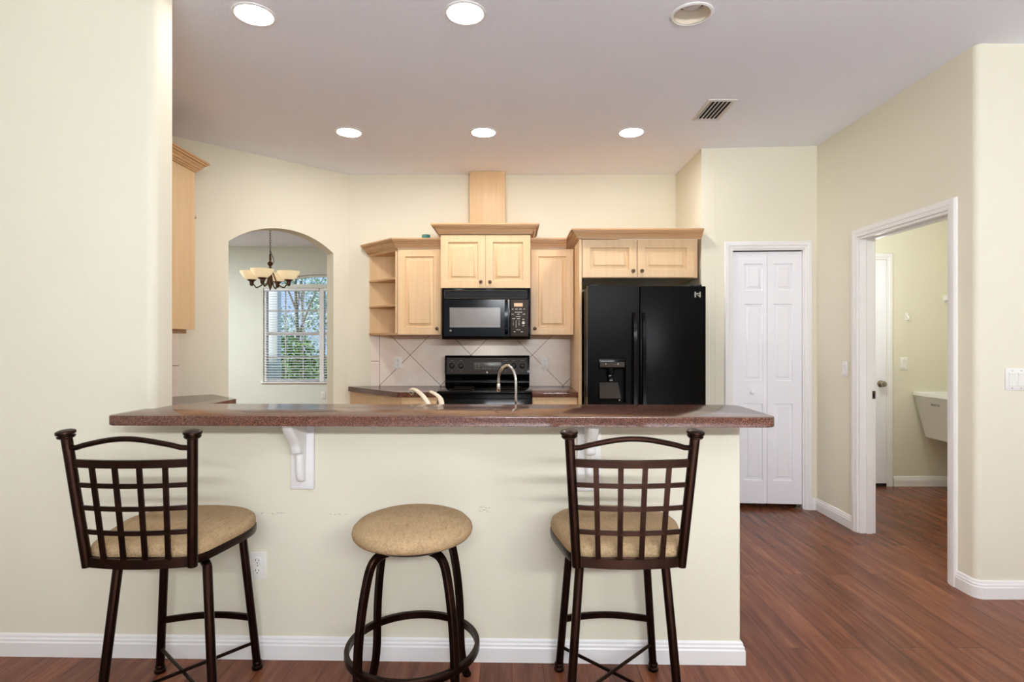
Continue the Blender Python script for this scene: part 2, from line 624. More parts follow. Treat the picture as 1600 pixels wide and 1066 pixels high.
# diagonal wall with the arched opening
A0 = Vector((-2.62, 4.1457)); A1 = Vector((-1.51, 5.21))
AL = (A1-A0).length; AD = (A1-A0)/AL; AN = Vector((-AD.y, AD.x))   # AN points into the dining room
def aw(s, u, z):
    p = A0+AD*s+AN*u
    return (p.x, p.y, z)
def s_at(px):
    k = (px-800)/880
    # (A0+AD*s).x = k*(A0+AD*s).y
    return (k*A0.y-A0.x)/(AD.x-k*AD.y)
def arch_wall():
    m = MB()
    s0, s1 = s_at(357), s_at(521)
    T = .13
    def bx(a, b, z0, z1):
        m.extrude_poly([aw(a, 0, z0), aw(b, 0, z0), aw(b, 0, z1), aw(a, 0, z1)], Vector(aw(0, T, 0))-Vector(aw(0, 0, 0)))
    bx(0, s0, 0, HC); bx(s1, AL, 0, HC)
    n = 24; spring = 2.125; rise = .16; w = s1-s0
    rad = (w*w/4+rise*rise)/(2*rise)
    ring = []
    for k in range(n+1):
        s = s0+w*k/n
        z = spring+math.sqrt(max(0, rad*rad-(s-s0-w/2)**2))-(rad-rise)
        ring.append([aw(s, 0, z), aw(s, T, z), aw(s, T, HC), aw(s, 0, HC)])
    m.loft(ring)
    return struct(m.build('wall_arch', WALL, smooth=20))
arch_wall()
struct(MB().box(-1.51, 2.514, 5.21, 5.33, 0, HC).build('wall_back', WALL))
# pantry: return wall, front wall with bifold door opening
struct(MB().prism([(1.514, 4.50), (1.62, 4.4935), (1.62, 5.21), (1.514, 5.21)], 0, HC).build('wall_pantry_side', WALL))
PT = math.atan(-.06/.89)
def pw(s, u):
    return (1.514+s*math.cos(PT)-u*math.sin(PT), 4.50+s*math.sin(PT)+u*math.cos(PT))
PO0, PO1, POH = .2345, .797, 2.062
def pantry_wall():
    m = MB()
    t = .10
    L = .892
    m.prism([pw(.1065, 0), pw(PO0, 0), pw(PO0, t), pw(.1065, t)], 0, HC)
    m.prism([pw(PO1, 0), pw(L, 0), pw(L, t), pw(PO1, t)], 0, HC)
    m.prism([pw(PO0, 0), pw(PO1, 0), pw(PO1, t), pw(PO0, t)], POH, HC)
    return struct(m.build('wall_pantry', WALL))
pantry_wall()
# right wall with the laundry doorway
XR = 2.404; XB = 2.514
D0, D1, DH = 3.094, 3.91, 2.05
m = MB(); m.box(XR, XB, D1, 5.21, 0, HC); m.box(XR, XB, D0, D1, DH, HC)
struct(m.build('wall_right', WALL))
struct(MB().prism(rpoly([(XR, D0), (XR, 2.911), (5.6, 2.911), (5.6, 3.021), (XB, 3.021), (XB, D0)], [0, .035, 0, 0, 0, 0]), 0, HC).build('wall_right_front', WALL))
# laundry
struct(MB().box(XB, 4.44, 5.16, 5.28, 0, HC).build('wall_laundry_back', WALL))
struct(MB().box(4.32, 4.44, 3.021, 5.16, 0, HC).build('wall_laundry_right', WALL))
# living room behind the camera
struct(MB().box(-3.62, -3.5, -7.0, 2.56, 0, HC).build('wall_living_left', WALL))
struct(MB().box(5.5, 5.62, -7.0, 2.911, 0, HC).build('wall_living_right', WALL))
m = MB(); m.box(-3.62, -3.0, -7.12, -7.0, 0, HC); m.box(1.6, 5.62, -7.12, -7.0, 0, HC); m.box(-3.0, 1.6, -7.12, -7.0, 2.55, HC)
struct(m.build('wall_rear', WALL))
def rear_glazing():
    t = thing('window_2', (-.7, -7.06, 0), kind='structure')
    m = MB()
    for x in (-3.0, -1.86, -.73, .4, 1.54):
        m.box(x, x+.06, -7.09, -7.03, 0, 2.55)
    m.box(-3.0, 1.6, -7.09, -7.03, 2.48, 2.55); m.box(-3.0, 1.6, -7.09, -7.03, 0, .07)
    m.build('frame', WHITE, t, world=True)
    MB().box(-2.95, 1.55, -7.065, -7.06, .06, 2.5).build('pane', GLASS, t, world=True)
rear_glazing()
# dining room
YD = 9.16
struct(MB().box(-6.72, -6.6, 3.9, YD, 0, HC).build('wall_dining_left', WALLD))
struct(MB().box(-6.6, -2.74, 3.9, 4.026, 0, HC).build('wall_dining_near', WALLD))
struct(MB().box(-1.51, -1.40, 5.33, YD, 0, HC).build('wall_dining_right', WALLD))

# window opening in the dining wall: a double window with a low arched transom
WX0, WX1 = (411-800)/880*YD, (595-800)/880*YD
WZ0, WZ1 = 1.33-64*YD/880, 1.33+83*YD/880
TZ0 = 1.33+87.5*YD/880; TR = .155
def tarc(x, base, rise, x0=WX0, x1=WX1):
    w = x1-x0
    rad = (w*w/4+rise*rise)/(2*rise)
    return base+math.sqrt(max(0, rad*rad-(x-(x0+x1)/2)**2))-(rad-rise)
def dining_back():
    m = MB(); T = .16
    m.box(-6.72, WX0, YD, YD+T, 0, HC); m.box(WX1, -1.40, YD, YD+T, 0, HC)
    m.box(WX0, WX1, YD, YD+T, 0, WZ0); m.box(WX0, WX1, YD, YD+T, WZ1, TZ0)
    ring = []
    for k in range(21):
        x = WX0+(WX1-WX0)*k/20
        z = tarc(x, TZ0+.02, TR)
        ring.append([(x, YD, z), (x, YD+T, z), (x, YD+T, HC), (x, YD, HC)])
    m.loft(ring)
    return struct(m.build('wall_dining_back', WALLD, smooth=20))
dining_back()

# baseboards
BBP = [(0, 0), (.015, 0), (.015, .058), (.012, .064), (.012, .072), (.008, .078), (.007, .086), (.003, .092), (0, .093)]
def base(name, path, side=1):
    return struct(MB().sweep(path, BBP, side).build(name, WHITE, smooth=25))
BB = [bw(-3.5, 0)]+[bw(.943, 0)]+[bw(.943, BT)]
base('baseboard_bar', BB)
base('baseboard_pantry', [pw(0, .3), pw(0, 0), pw(PO0-.057, 0)])
base('baseboard_pantry_right', [pw(PO1+.057, 0), (XR, pw(.89, 0)[1]), (XR, D1+.058)])
base('baseboard_right', rpoly([(XR, D0-.058), (XR, 2.911), (5.5, 2.911)], [0, .035, 0])[0:9])
base('baseboard_laundry', [(3.49, 5.16), (4.32, 5.16), (4.32, 3.03)])
base('baseboard_kitchen', [aw(0, 0, 0)[:2], aw(s_at(357), 0, 0)[:2]])
base('baseboard_dining', [(-6.6, YD), (-1.51, YD)])

# casings
CSP = [(0, 0), (0, .010), (.012, .014), (.020, .014), (.026, .018), (.050, .018), (.057, .012), (.057, 0)]
def casing(o0, o1, h, fn, name, parent):
    return MB().sweep([(o0, 0), (o0, h), (o1, h), (o1, 0)], CSP, -1, fn).build(name, WHITE, parent, world=True, smooth=20)

# pantry bifold door
def bifold():
    c = pw((PO0+PO1)/2, .0)
    t = thing('door_1', (*c, 0), PT, 'white six panel bifold pantry door right of the black refrigerator', 'door', kind='structure')
    casing(PO0, PO1, POH, lambda a, b, h: (*pw(a, -h), b), 'casing', t)
    m = MB()
    for s0, s1, z0, z1 in ((PO0, PO0+.012, 0, POH-.012), (PO1-.012, PO1, 0, POH-.012), (PO0, PO1, POH-.012, POH)):
        m.extrude_poly([(*pw(s0, 0), z0), (*pw(s1, 0), z0), (*pw(s1, 0), z1), (*pw(s0, 0), z1)], Vector((*pw(0, .10), 0))-Vector((*pw(0, 0), 0)))
    m.build('jamb', WHITE, t, world=True)
    w = (PO1-PO0-.03)/2
    H = 2.004
    for i in range(2):
        s0 = PO0+.014+i*(w+.002)
        p = [(.088 if i == 0 else .05, (.088 if i == 0 else .05)+.146, z0-.036, z1-.036) for z0, z1 in ((.2175, .832), (1.01, 1.625), (1.731, 1.946))]
        lf = MB().panel(w, H, .03, p, .012, .002, .012, .026).build('leaf', DOORW)
        a = pw(s0, .016)
        lf.parent = t
        lf.matrix_basis = pmat(t).inverted() @ Matrix.Translation((a[0], a[1], .036)) @ Matrix.Rotation(PT, 4, 'Z')
        if i == 0:
            MB().lathe([(.009, 0), (.008, .012), (.016, .02), (.019, .028), (.016, .036), (.004, .04)], (w*.56, 0, .925-.036), (0, -1, 0), 20).build('knob', DOORW, lf)
    a = pw(PO1-.045, .03)
    MB().box(a[0]-.02, a[0]+.03, a[1]-.012, a[1]+.012, 0, .012).box(a[0]-.004, a[0]+.004, a[1]-.004, a[1]+.004, .01, .04).build('floor_pivot', STEEL, t, world=True)
    MB().extrude_poly([(*pw(PO0+.014, .02), 2.046), (*pw(PO1-.014, .02), 2.046), (*pw(PO1-.014, .02), 2.05), (*pw(PO0+.014, .02), 2.05)], (0, .03, 0)).build('track', DARKH, t, world=True)
bifold()

# laundry doorway
def doorway():
    t = thing('door_2', (XR, (D0+D1)/2, 0), 0, 'white cased doorway in the right wall opening to the laundry', 'doorway', kind='structure')
    casing(D0, D1, DH, lambda a, b, h: (XR-h, a, b), 'casing', t)
    casing(D0, D1, DH, lambda a, b, h: (XB+h, a, b), 'casing', t)
    m = MB()
    J = .016
    m.box(XR, XB, D0, D0+J, 0, DH-J); m.box(XR, XB, D1-J, D1, 0, DH-J); m.box(XR, XB, D0, D1, DH-J, DH)
    m.box(XR+.045, XR+.08, D0+J, D0+J+.011, 0, DH-J-.011); m.box(XR+.045, XR+.08, D1-J-.011, D1-J, 0, DH-J-.011); m.box(XR+.045, XR+.08, D0+J, D1-J, DH-J-.011, DH-J)
    m.build('jamb', WHITE, t, world=True)
    y = D1-J-.002
    MB().box(XB-.028, XB-.002, y, y+.002, .93, .985).build('strike_plate', BRASSD, t, world=True)
    MB().box(XB-.020, XB-.010, y-.0006, y, .945, .968).build('strike_hole', DARKH, t, world=True)
doorway()

# door in the laundry's back wall
def back_door():
    t = thing('door_3', (3.0, 5.16, 0), 0, 'white door with nickel knob in the laundry back wall', 'door', kind='structure')
    x0, x1, h = 2.60, 3.425, 2.075
    MB().sweep([(x0, 0), (x0, h), (x1, h), (x1, 0)], CSP, -1, lambda a, b, q: (a, 5.16-q, b)).build('casing', WHITE, t, world=True, smooth=20)
    lf = MB().panel(x1-x0-.01, h-.035, .03, [(.12, .36, .25, .95), (.46, .70, .25, .95), (.12, .36, 1.1, 1.85), (.46, .70, 1.1, 1.85)], M=Matrix.Translation((x0+.005, 5.145, .03))).build('leaf', DOORW, t, world=True)
    MB().box(x0, x1, 5.150, 5.158, 0, .028).build('gap_shade', DARKH, t, world=True)  # dark strip put in for the shade in the gap under the door
    MB().lathe([(.03, 0), (.03, .006), (.012, .012), (.011, .03), (.022, .036), (.027, .048), (.022, .06), (.006, .064)], (3.365, 5.145, .94), (0, -1, 0), 24).build('knob', STEEL, t, world=True)
back_door()

# dining window
def window():
    t = thing('window_1', ((WX0+WX1)/2, YD, WZ0), 0, kind='structure')
    y0, y1 = YD+.07, YD+.12
    xm = (503-800)/880*(YD+.05)
    fr = MB()
    fr.box(WX0, WX1, y0, y1, WZ0, WZ0+.04); fr.box(WX0, WX1, y0, y1, WZ1-.04, WZ1)
    for a, b in ((WX0, WX0+.04), (xm-.035, xm+.035), (WX1-.04, WX1)):
        fr.box(a, b, y0-.04, y1, WZ0, WZ1)
    fr.build('frame', WHITE, t, world=True)
    for a, b in ((WX0+.04, xm-.035), (xm+.035, WX1-.04)):
        s = MB()
        zm = 1.33+12*YD/880
        s.box(a, b, y0+.005, y1-.005, zm-.025, zm+.025)
        for k in (1, 2):
            x = a+(b-a)*k/3
            s.box(x-.008, x+.008, y0+.02, y0+.035, WZ0+.04, WZ1-.04)
        for z in ((WZ0+zm)/2, (WZ1+zm)/2):
            s.box(a+.001, b-.001, y0+.0185, y0+.0365, z-.0085, z+.0085)
        s.build('sash', WHITE, t, world=True)
        MB().box(a, b, y0+.025, y0+.029, WZ0+.03, WZ1-.03).build('pane', GLASS, t, world=True)
    # arched transom
    m = MB()
    n = 24
    def arc(ins):
        return [(WX0+ins+(WX1-WX0-2*ins)*k/n, tarc(WX0+ins+(WX1-WX0-2*ins)*k/n, TZ0+.02, TR)-ins*.9) for k in range(n+1)]
    o, i = arc(0), arc(.04)
    m.loft([[(o[k][0], y0, o[k][1]), (o[k][0], y1, o[k][1]), (i[k][0], y1, max(i[k][1], TZ0+.01)), (i[k][0], y0, max(i[k][1], TZ0+.01))] for k in range(n+1)])
    m.box(WX0, WX1, y0, y1, TZ0, TZ0+.02)
    m.build('transom_frame', WHITE, t, world=True)
    g = MB()
    g.extrude_poly([(p[0], y0+.025, p[1]) for p in i]+[(i[-1][0], y0+.025, TZ0+.01), (i[0][0], y0+.025, TZ0+.01)], (0, .004, 0))
    g.build('transom_pane', GLASS, t, world=True)
    MB().box(WX0-.03, WX1+.03, YD-.03, YD+.07, WZ0-.02, WZ0, .004).build('sill', WHITE, t, world=True)
    return xm
XM = window()

# ------------------------------------------------------------------ bar
def bar_top():
    m = MB()
    pts = [(-1.549, -.225), (.997, -.225), (.997, .195), (-1.508, .195), (-1.508, -.002), (-1.549, -.002)]
    m.prism(rpoly(pts, [.03, .045, .045, 0, 0, 0]), 1.007, 1.045, .004)
    o = m.build('bar_countertop', LAM)
    o.location = BAR0; o.rotation_euler = (0, 0, TH)
    tag(o, 'long brown speckled raised bar countertop on the cream half wall', 'countertop')
bar_top()
def make_corbel(label):
    t = thing('corbel', label=label, cat='corbel', group='corbels under the bar countertop')
    MB().box(-.0485, .0485, -.018, 0, .0, .2925, .002).build('back_plate', WHITE, t)
    prof = crs([(.004, .034), (.020, .036), (.032, .050), (.040, .085), (.043, .12), (.045, .150), (.051, .157)], 5) + crs([(.052, .158), (.069, .161), (.078, .174), (.082, .19), (.092, .206), (.116, .228), (.140, .25), (.160, .272), (.167, .288)], 5)
    poly = [(p.x, p.y) for p in prof] + [(.168, .293), (.004, .293)]
    m = MB()
    rings = []
    for x, k in ((-.021, -.016), (-.0195, -.009), (-.016, -.0045), (-.010, -.0015), (0, 0), (.010, -.0015), (.016, -.0045), (.0195, -.009), (.021, -.016)):
        rings.append([(x*(.74 if p[1] < .158 else 1), -.016-max(0, p[0]+(k if i < len(poly)-2 else 0)), p[1]) for i, p in enumerate(poly)])
    m.loft(rings)
    m.build('scroll', WHITE, t, smooth=40)
    return t
def copytree(o, parent=None):
    c = o.copy(); COL.objects.link(c)
    if parent is not None: c.parent = parent
    for ch in o.children:
        copytree(ch, c)
    return c
cb = make_corbel('white scrolled corbel to the right of the left lattice back stool')
cb.location = (*bw(-.873, 0), .7135); cb.rotation_euler = (0, 0, TH)
c2 = copytree(cb)
c2.location = (*bw(.318, 0), .7135)
c2['label'] = 'white scrolled corbel partly hidden behind the right lattice back stool'

# ------------------------------------------------------------------ outlets and switches
def outlet(loc, rz, label, group=None, name='power_outlet'):
    t = thing(name, loc, rz, label, 'outlet', group)
    MB().box(-.035, .035, -.006, 0, -.057, .057, .003).build('cover_plate', PLASTIC, t)
    for z in (.021, -.021):
        r = MB()
        r.lathe([(.0165, 0), (.0165, .0022), (.0155, .003)], (0, -.0055, z), (0, -1, 0), 20)
        rc = r.build('receptacle', PLASTIC, t)
        s = MB()
        s.box(-.0075, -.0055, -.0092, -.0084, z-.001, z+.008); s.box(.0055, .0075, -.0092, -.0084, z-.001, z+.006)
        s.lathe([(.0024, 0), (.0024, .0008)], (0, -.0084, z-.008), (0, -1, 0), 10)
        s.build('slots', DARKH, rc)
    MB().lathe([(.003, 0), (.002, .001)], (0, -.006, 0), (0, -1, 0), 10).build('screw', STEEL, t)
    return t
outlet((*bw(-1.066, 0), 1.33-351*2.36/880), TH, 'white duplex outlet low on the bar half wall beside the left stool')
YT = 5.203
outlet((-178*YT/880, YT, 1.33-34*YT/880), 0, 'white outlet on the tile backsplash left of the range', 'backsplash outlets')
outlet((51.5*YT/880, YT, 1.33-35*YT/880), 0, 'white outlet on the tile backsplash right of the range', 'backsplash outlets')
outlet((-295*YD/880, YD, .445), 0, 'small white outlet on the dining room wall under the window')

def switch(loc, rz, gang, label):
    t = thing('light_switch', loc, rz, label, 'switch')
    w = .035+.023*(gang-1)
    MB().box(-w, w, -.006, 0, -.057, .057, .003).build('cover_plate', PLASTIC, t)
    for g in range(gang):
        x = (g-(gang-1)/2)*.046
        k = MB()
        k.extrude_poly([(x-.0165, -.006, -.033), (x-.0165, -.009, -.033), (x-.0165, -.0065, 0), (x-.0165, -.011, .033), (x-.0165, -.006, .033)], (.033, 0, 0))
        k.build('rocker', PLASTIC, t)
        for z in (.045, -.045):
            MB().lathe([(.003, 0), (.002, .001)], (x, -.006, z), (0, -1, 0), 10).build('screw', STEEL, t)
    return t
switch((XR, 2.404*880/521, 1.33-44*2.404/521), -PI/2, 1, 'white single rocker switch on the right wall left of the laundry doorway')
switch((2.911*(1594-800)/880, 2.911, 1.33-60*2.911/880), 0, 3, 'white multi gang rocker switch plate on the far right wall')
switch((612*5.16/880, 5.16, 1.33-35*5.16/880), 0, 1, 'white single rocker switch on the laundry wall above the utility tub')

# ------------------------------------------------------------------ stools
def outline(n=56):
    def hw(y):
        if y <= .02:
            return .178+(.238-.178)*((y+.255)/.275)**.8
        return .238*math.sqrt(max(0, 1-((y-.02)/.19)**2.4))
    right = []
    N = 60
    for i in range(N+1):
        y = -.255+.465*i/N
        right.append((hw(y), y))
    right.append((0.0, .21))
    left = [(-x, y) for x, y in reversed(right[:-1])]
    pts = right+left
    pts = rpoly_simple(pts)
    # resample evenly
    P = [Vector(p) for p in pts]; P.append(P[0])
    L = [0]
    for a, b in zip(P, P[1:]): L.append(L[-1]+(b-a).length)
    out = []
    j = 0
    for k in range(n):
        d = L[-1]*k/n
        while L[j+1] < d: j += 1
        q = (d-L[j])/(L[j+1]-L[j])
        out.append(tuple(P[j].lerp(P[j+1], q)))
    # smooth corners
    for _ in range(3):
        out = [((out[i-1][0]+2*out[i][0]+out[(i+1) % n][0])/4, (out[i-1][1]+2*out[i][1]+out[(i+1) % n][1])/4) for i in range(n)]
    return out
def rpoly_simple(p):
    q = []
    for a in p:
        if not q or (Vector(a)-Vector(q[-1])).length > 1e-5: q.append(a)
    return q

def cushion(ol, zs):
    """zs: list of (scale, z); scaling about (0,-.02)"""
    return [[(p[0]*s, -.02+(p[1]+.02)*s, z) for p in ol] for s, z in zs]

def make_stool():
    t = thing('bar_stool')
    ol = outline()
    MB().loft(cushion(ol, [(.95, .624), (.99, .626), (1.0, .634), (1.0, .646), (.985, .657), (.93, .667), (.82, .674), (.6, .679), (.3, .681), (.02, .6815)])).build('seat', FABRIC, t, smooth=60)
    MB().loft(cushion(ol, [(.97, .598), (1.005, .60), (1.012, .606), (1.012, .622), (1.0, .627), (.9, .627)])).build('seat_frame', BRONZE, t)
    sw = MB()
    sw.lathe([(.10, .578), (.10, .60)], n=28)
    for sx in (-1, 1):
        for sy in (-1, 1):
            d = Vector((sx, sy, 0)).normalized()
            sw.tube([Vector((sx*.149, sy*.149, .553)), Vector((sx*.115, sy*.115, .572)), Vector((sx*.05, sy*.05, .588))], .012, sect=[(-1.2, -.4), (1.2, -.4), (1.2, .4), (-1.2, .4)], up=(0, 0, 1))
    sw.build('swivel_base', BRONZE, t)
    for sx in (-1, 1):
        for sy in (-1, 1):
            top = Vector((sx*.147, sy*.147, .566)); bot = Vector((sx*.19, sy*.19, .012))
            d = (top-bot)
            pts = [bot, bot+d*.5, bot+d*.97, bot+d*.99, top]
            lg = MB().tube(pts, [.0155, .0155, .0155, .0135, .008], 16).build('leg', BRONZE, t)
            MB().lathe([(.019, 0), (.0215, .004), (.0215, .012), (.0165, .018), (.019, .023), (.0185, .029), (.016, .032)], (sx*.19, sy*.19, 0), n=20).build('foot_cap', BRONZE, lg)
    for k in (-1, 1):
        z = .105+k*.006
        MB().tube([(-.182, -.182*k, z), (.182, .182*k, z)], .0065, 10).build('cross_brace', BRONZE, t)
    q = .174
    MB().tube([(-q+2*q*i/16, q+.035*math.sin(PI*i/16), .215) for i in range(17)], .011, sect=[(-.7, -1), (-.5, -1.1), (.5, -1.1), (.7, -1), (.7, 1), (.5, 1.1), (-.5, 1.1), (-.7, 1)], up=(0, 0, 1)).build('footrest', BRONZE, t)
    # back
    zb, zt = .598, 1.029
    def post(z): # half width and depth at height z
        k = (z-.60)/(1.035-.60)
        return .17+.029*k, -.254-.052*k
    for sx in (-1, 1):
        a, b = post(zb); c, d = post(zt)
        po = MB().tube([(sx*a, b, zb), (sx*(a+c)/2, (b+d)/2, (zb+zt)/2), (sx*c, d, zt)], .0158, 16).build('back_post', BRONZE, t)
        ax = Vector((sx*(c-a), d-b, zt-zb)).normalized()
        MB().lathe([(.0158, -.004), (.022, -.002), (.0255, .002), (.0255, .005), (.021, .007), (.021, .009), (.027, .011), (.0285, .015), (.027, .02), (.019, .0235), (.006, .025)], (sx*c, d, zt-.003), ax, 24).build('finial', BRONZE, po)
    bow = .024
    def rail(z, hgt, thk, name, zc=0, n=16):
        a, b = post(z)
        pts = []
        for i in range(n+1):
            u = -1+2*i/n
            pts.append((a*u, b-bow*(1-u*u), z+zc*(1-u*u)))
        sct = [(-thk, -hgt), (thk, -hgt), (thk, hgt), (-thk, hgt)]
        return MB().tube(pts, 1, sect=sct, up=(0, 0, 1)).build(name, BRONZE, t)
    rail(.614, .0155, .006, 'lower_rail')
    rail(.943, .0125, .006, 'upper_rail')
    for z in (.872, .797, .717):
        rail(z, .0075, .0035, 'horizontal_slat')
    for u in (-.60, -.2, .2, .60):
        pts = []
        for i in range(9):
            z = .62+(.94-.62)*i/8
            a, b = post(z)
            pts.append((a*u, b-bow*(1-u*u)-.001, z))
        MB().tube(pts, 1, sect=[(-.0085, -.003), (.0085, -.003), (.0085, .003), (-.0085, .003)], up=(0, -1, 0)).build('vertical_slat', BRONZE, t)
    pts = []
    a, b = post(.993)
    for i in range(25):
        u = -1+2*i/24
        z = .994+.030*(math.cos(u*PI*.5)**1.6) - .004*math.exp(-((abs(u)-.86)/.1)**2)
        pts.append((a*u, b-bow*(1-u*u), z))
    MB().tube(pts, .0088, 12).build('top_rail', BRONZE, t)
    return t
s1 = make_stool()
tag(s1, 'dark bronze lattice back stool with tan seat, left of the round stool', 'bar stool', 'lattice back bar stools')
s1.location = (-1.211, 2.085, 0); s1.rotation_euler = (0, 0, R(.4))
s2 = copytree(s1)
for ch in s1.children:      # the seat swivels on its base
    if ch.name.split('.')[0] in ('leg', 'cross_brace', 'footrest', 'swivel_base'): ch.rotation_euler = (0, 0, R(3.4))
s2.location = (.38, 2.085, 0); s2.rotation_euler = (0, 0, 0)
tag(s2, 'dark bronze lattice back stool with tan seat, right of the round stool')

def round_stool():
    t = thing('round_stool', (-.36, 2.05, 0), R(2), 'backless stool with round tan cushion and curved bronze legs', 'stool')
    MB().lathe([(.05, .620), (.19, .621), (.205, .626), (.213, .635), (.216, .648), (.212, .662), (.196, .678), (.165, .690), (.11, .698), (.05, .701), (.001, .702)], n=48).build('seat', FABRIC, t, smooth=60)
    MB().lathe([(.10, .592), (.145, .597), (.155, .604), (.155, .6205), (.05, .6205)], n=40).build('seat_frame', BRONZE, t)
    sec = [(-1, -.75), (-.75, -1), (.75, -1), (1, -.75), (1, .75), (.75, 1), (-.75, 1), (-1, .75)]
    for k in range(4):
        a = PI/4+k*PI/2
        c, s = math.cos(a), math.sin(a)
        prof = [(.10, .590), (.148, .585), (.178, .556), (.198, .49), (.215, .40), (.226, .30), (.2295, .215), (.231, .15), (.238, .09), (.252, .035), (.262, .008)]
        pts = crs([(r*c, r*s, z) for r, z in prof], 4)
        lg = MB().tube(pts, .0125, sect=sec, up=(-s, c, 0)).build('leg', BRONZE, t)
        MB().lathe([(.017, 0), (.018, .004), (.017, .012), (.012, .016)], (.264*c, .264*s, 0), n=16).build('foot_cap', BRONZE, lg)
    m = MB()
    n = 64
    sq = [(-.0075, -.013), (.0075, -.013), (.0095, -.009), (.0095, .009), (.0075, .013), (-.0075, .013)]
    rings = [[((.2325+x)*math.cos(2*PI*i/n), (.2325+x)*math.sin(2*PI*i/n), .222+z) for x, z in sq] for i in range(n)]
    rings.append(rings[0])
    m.loft(rings, caps=False)
    m.build('foot_ring', BRONZE, t)
round_stool()

# ------------------------------------------------------------------ kitchen cabinets
CRP = [(0, 0), (.011, 0), (.011, .009), (.019, .010), (.021, .021), (.030, .022), (.034, .034), (.046, .045), (.046, .052), (.059, .054), (.061, .065), (.071, .066), (.071, .078), (0, .078)]
def knob(loc, parent, axis=(0, -1, 0)):
    return MB().lathe([(.006, 0), (.0055, .01), (.012, .014), (.0155, .02), (.0145, .027), (.005, .031)], loc, axis, 18).build('knob', BRASSD, parent, world=True)

def cab(label, x0, x1, yf, yb, z0, z1, doors, parent_name='wall_cabinet', shape=None):
    """yf = carcass front; doors: list of (x0,x1,z0,z1,knob x,knob z)"""
    t = thing(parent_name, ((x0+x1)/2, yb, z0), 0, label, 'cabinet', 'kitchen wall cabinets')
    MB().box(x0, x1, yf, yb, z0, z1, .001, 1).build('body', MAPLE, t, world=True)
    for a, b, c, d, kx, kz in doors:
        dr = MB().panel(b-a, d-c, .019, [(.062, b-a-.062, .062, d-c-.062)], .013, .001, .011, .03, M=Matrix.Translation((a, yf-.0195, c))).build('door', MAPLE, t, world=True)
        knob((kx, yf-.0195, kz), dr)
    return t
YW = 5.208
# left of the range
LX0, LX1 = -.99, -.607
cab('tall single door maple wall cabinet left of the microwave', LX0, LX1, 4.872, YW, 1.383, 2.128, [(LX0+.006, LX1-.006, 1.386, 2.122, LX1-.037, 1.437)])
RX0, RX1 = .159, .535
cab('narrow single door maple wall cabinet between microwave and refrigerator', RX0, RX1, 4.872, YW, 1.383, 2.128, [(RX0+.006, RX1-.006, 1.386, 2.122, RX0+.037, 1.437)])
CX0, CX1 = -.605, .157
cab('two door maple cabinet above the microwave', CX0, CX1, 4.775, YW, 1.776, 2.232, [(CX0+.003, -.2255, 1.779, 2.228, -.262, 1.827), (-.2225, CX1-.003, 1.779, 2.228, -.186, 1.827)])
FX0, FX1 = .5375, 1.488
cab('wide two door maple cabinet above the black refrigerator', .5585, FX1, 4.52, YW, 1.836, 2.143, [(.563, .997, 1.84, 2.138, .965, 1.888), (1.003, 1.459, 1.84, 2.138, 1.035, 1.888)])
o = MB().box(FX0, .5575, 4.50, YW, 0, 2.143, .001, 1).build('tall_end_gable', MAPLE)
tag(o, 'tall maple end panel standing against the left side of the refrigerator', 'panel')
# open corner shelf
def corner_shelf():
    t = thing('corner_shelf', (-1.15, 5.208, 1.383), 0, 'open maple corner shelf at the left end of the wall cabinets', 'shelf')
    P = [(-.991, 4.856), (-.991, YW), (-1.315, YW), (-1.315, 5.18)]
    def poly(ins=0): return [(-.991, 4.856+ins), (-.991, YW), (-1.315, YW), (-1.315, 5.18+ins*.2)]
    for z0, z1 in ((1.383, 1.402), (1.634, 1.648), (1.868, 1.882), (2.108, 2.128)):
        MB().prism(poly(.0 if z0 in (1.383, 2.108) else .012), z0, z1).build('shelf_board', MAPLEX, t, world=True)
    MB().box(-1.008, -.991, 4.866, YW, 1.402, 2.108).build('side_panel', MAPLE, t, world=True)
    MB().box(-1.315, -1.008, YW-.012, YW, 1.402, 2.108).build('back_panel', MAPLE, t, world=True)
corner_shelf()
def crown(path, z, label, scale=1.0, filler=True):
    m = MB()
    m.sweep(path, [(a*scale, z+h*scale) for a, h in CRP])
    xs = [p[0] for p in path]
    m.f([m.v((p[0], p[1], z+.0775*scale)) for p in path]) if filler and len(path) > 2 else None
    o = m.build('crown_molding', MAPLEX, smooth=20)
    tag(o, label, 'molding', 'cabinet crown moldings')
    return o
crown([(-1.316, YW), (-1.316, 5.178), (-.9935, 4.8515), (-.607, 4.8515)], 2.1285, 'maple crown molding above the open corner shelf and the cabinet beside it')
crown([(-.606, YW), (-.606, 4.754), (.158, 4.754), (.158, YW)], 2.2325, 'maple crown molding above the cabinet over the microwave')
crown([(.160, 4.8515), (.465, 4.8515)], 2.1285, 'short maple crown molding above the narrow cabinet left of the refrigerator')
crown([(.5365, YW), (.5365, 4.499), (1.5125, 4.499)], 2.1435, 'maple crown molding above the refrigerator cabinet', .96)
o = MB().box(-.385, -.062, 5.10, YW, 2.312, HC-.001, .006).build('vent_duct_cover', MAPLE)
tag(o, 'plain maple vent duct cover rising from cabinet to ceiling', 'duct cover')
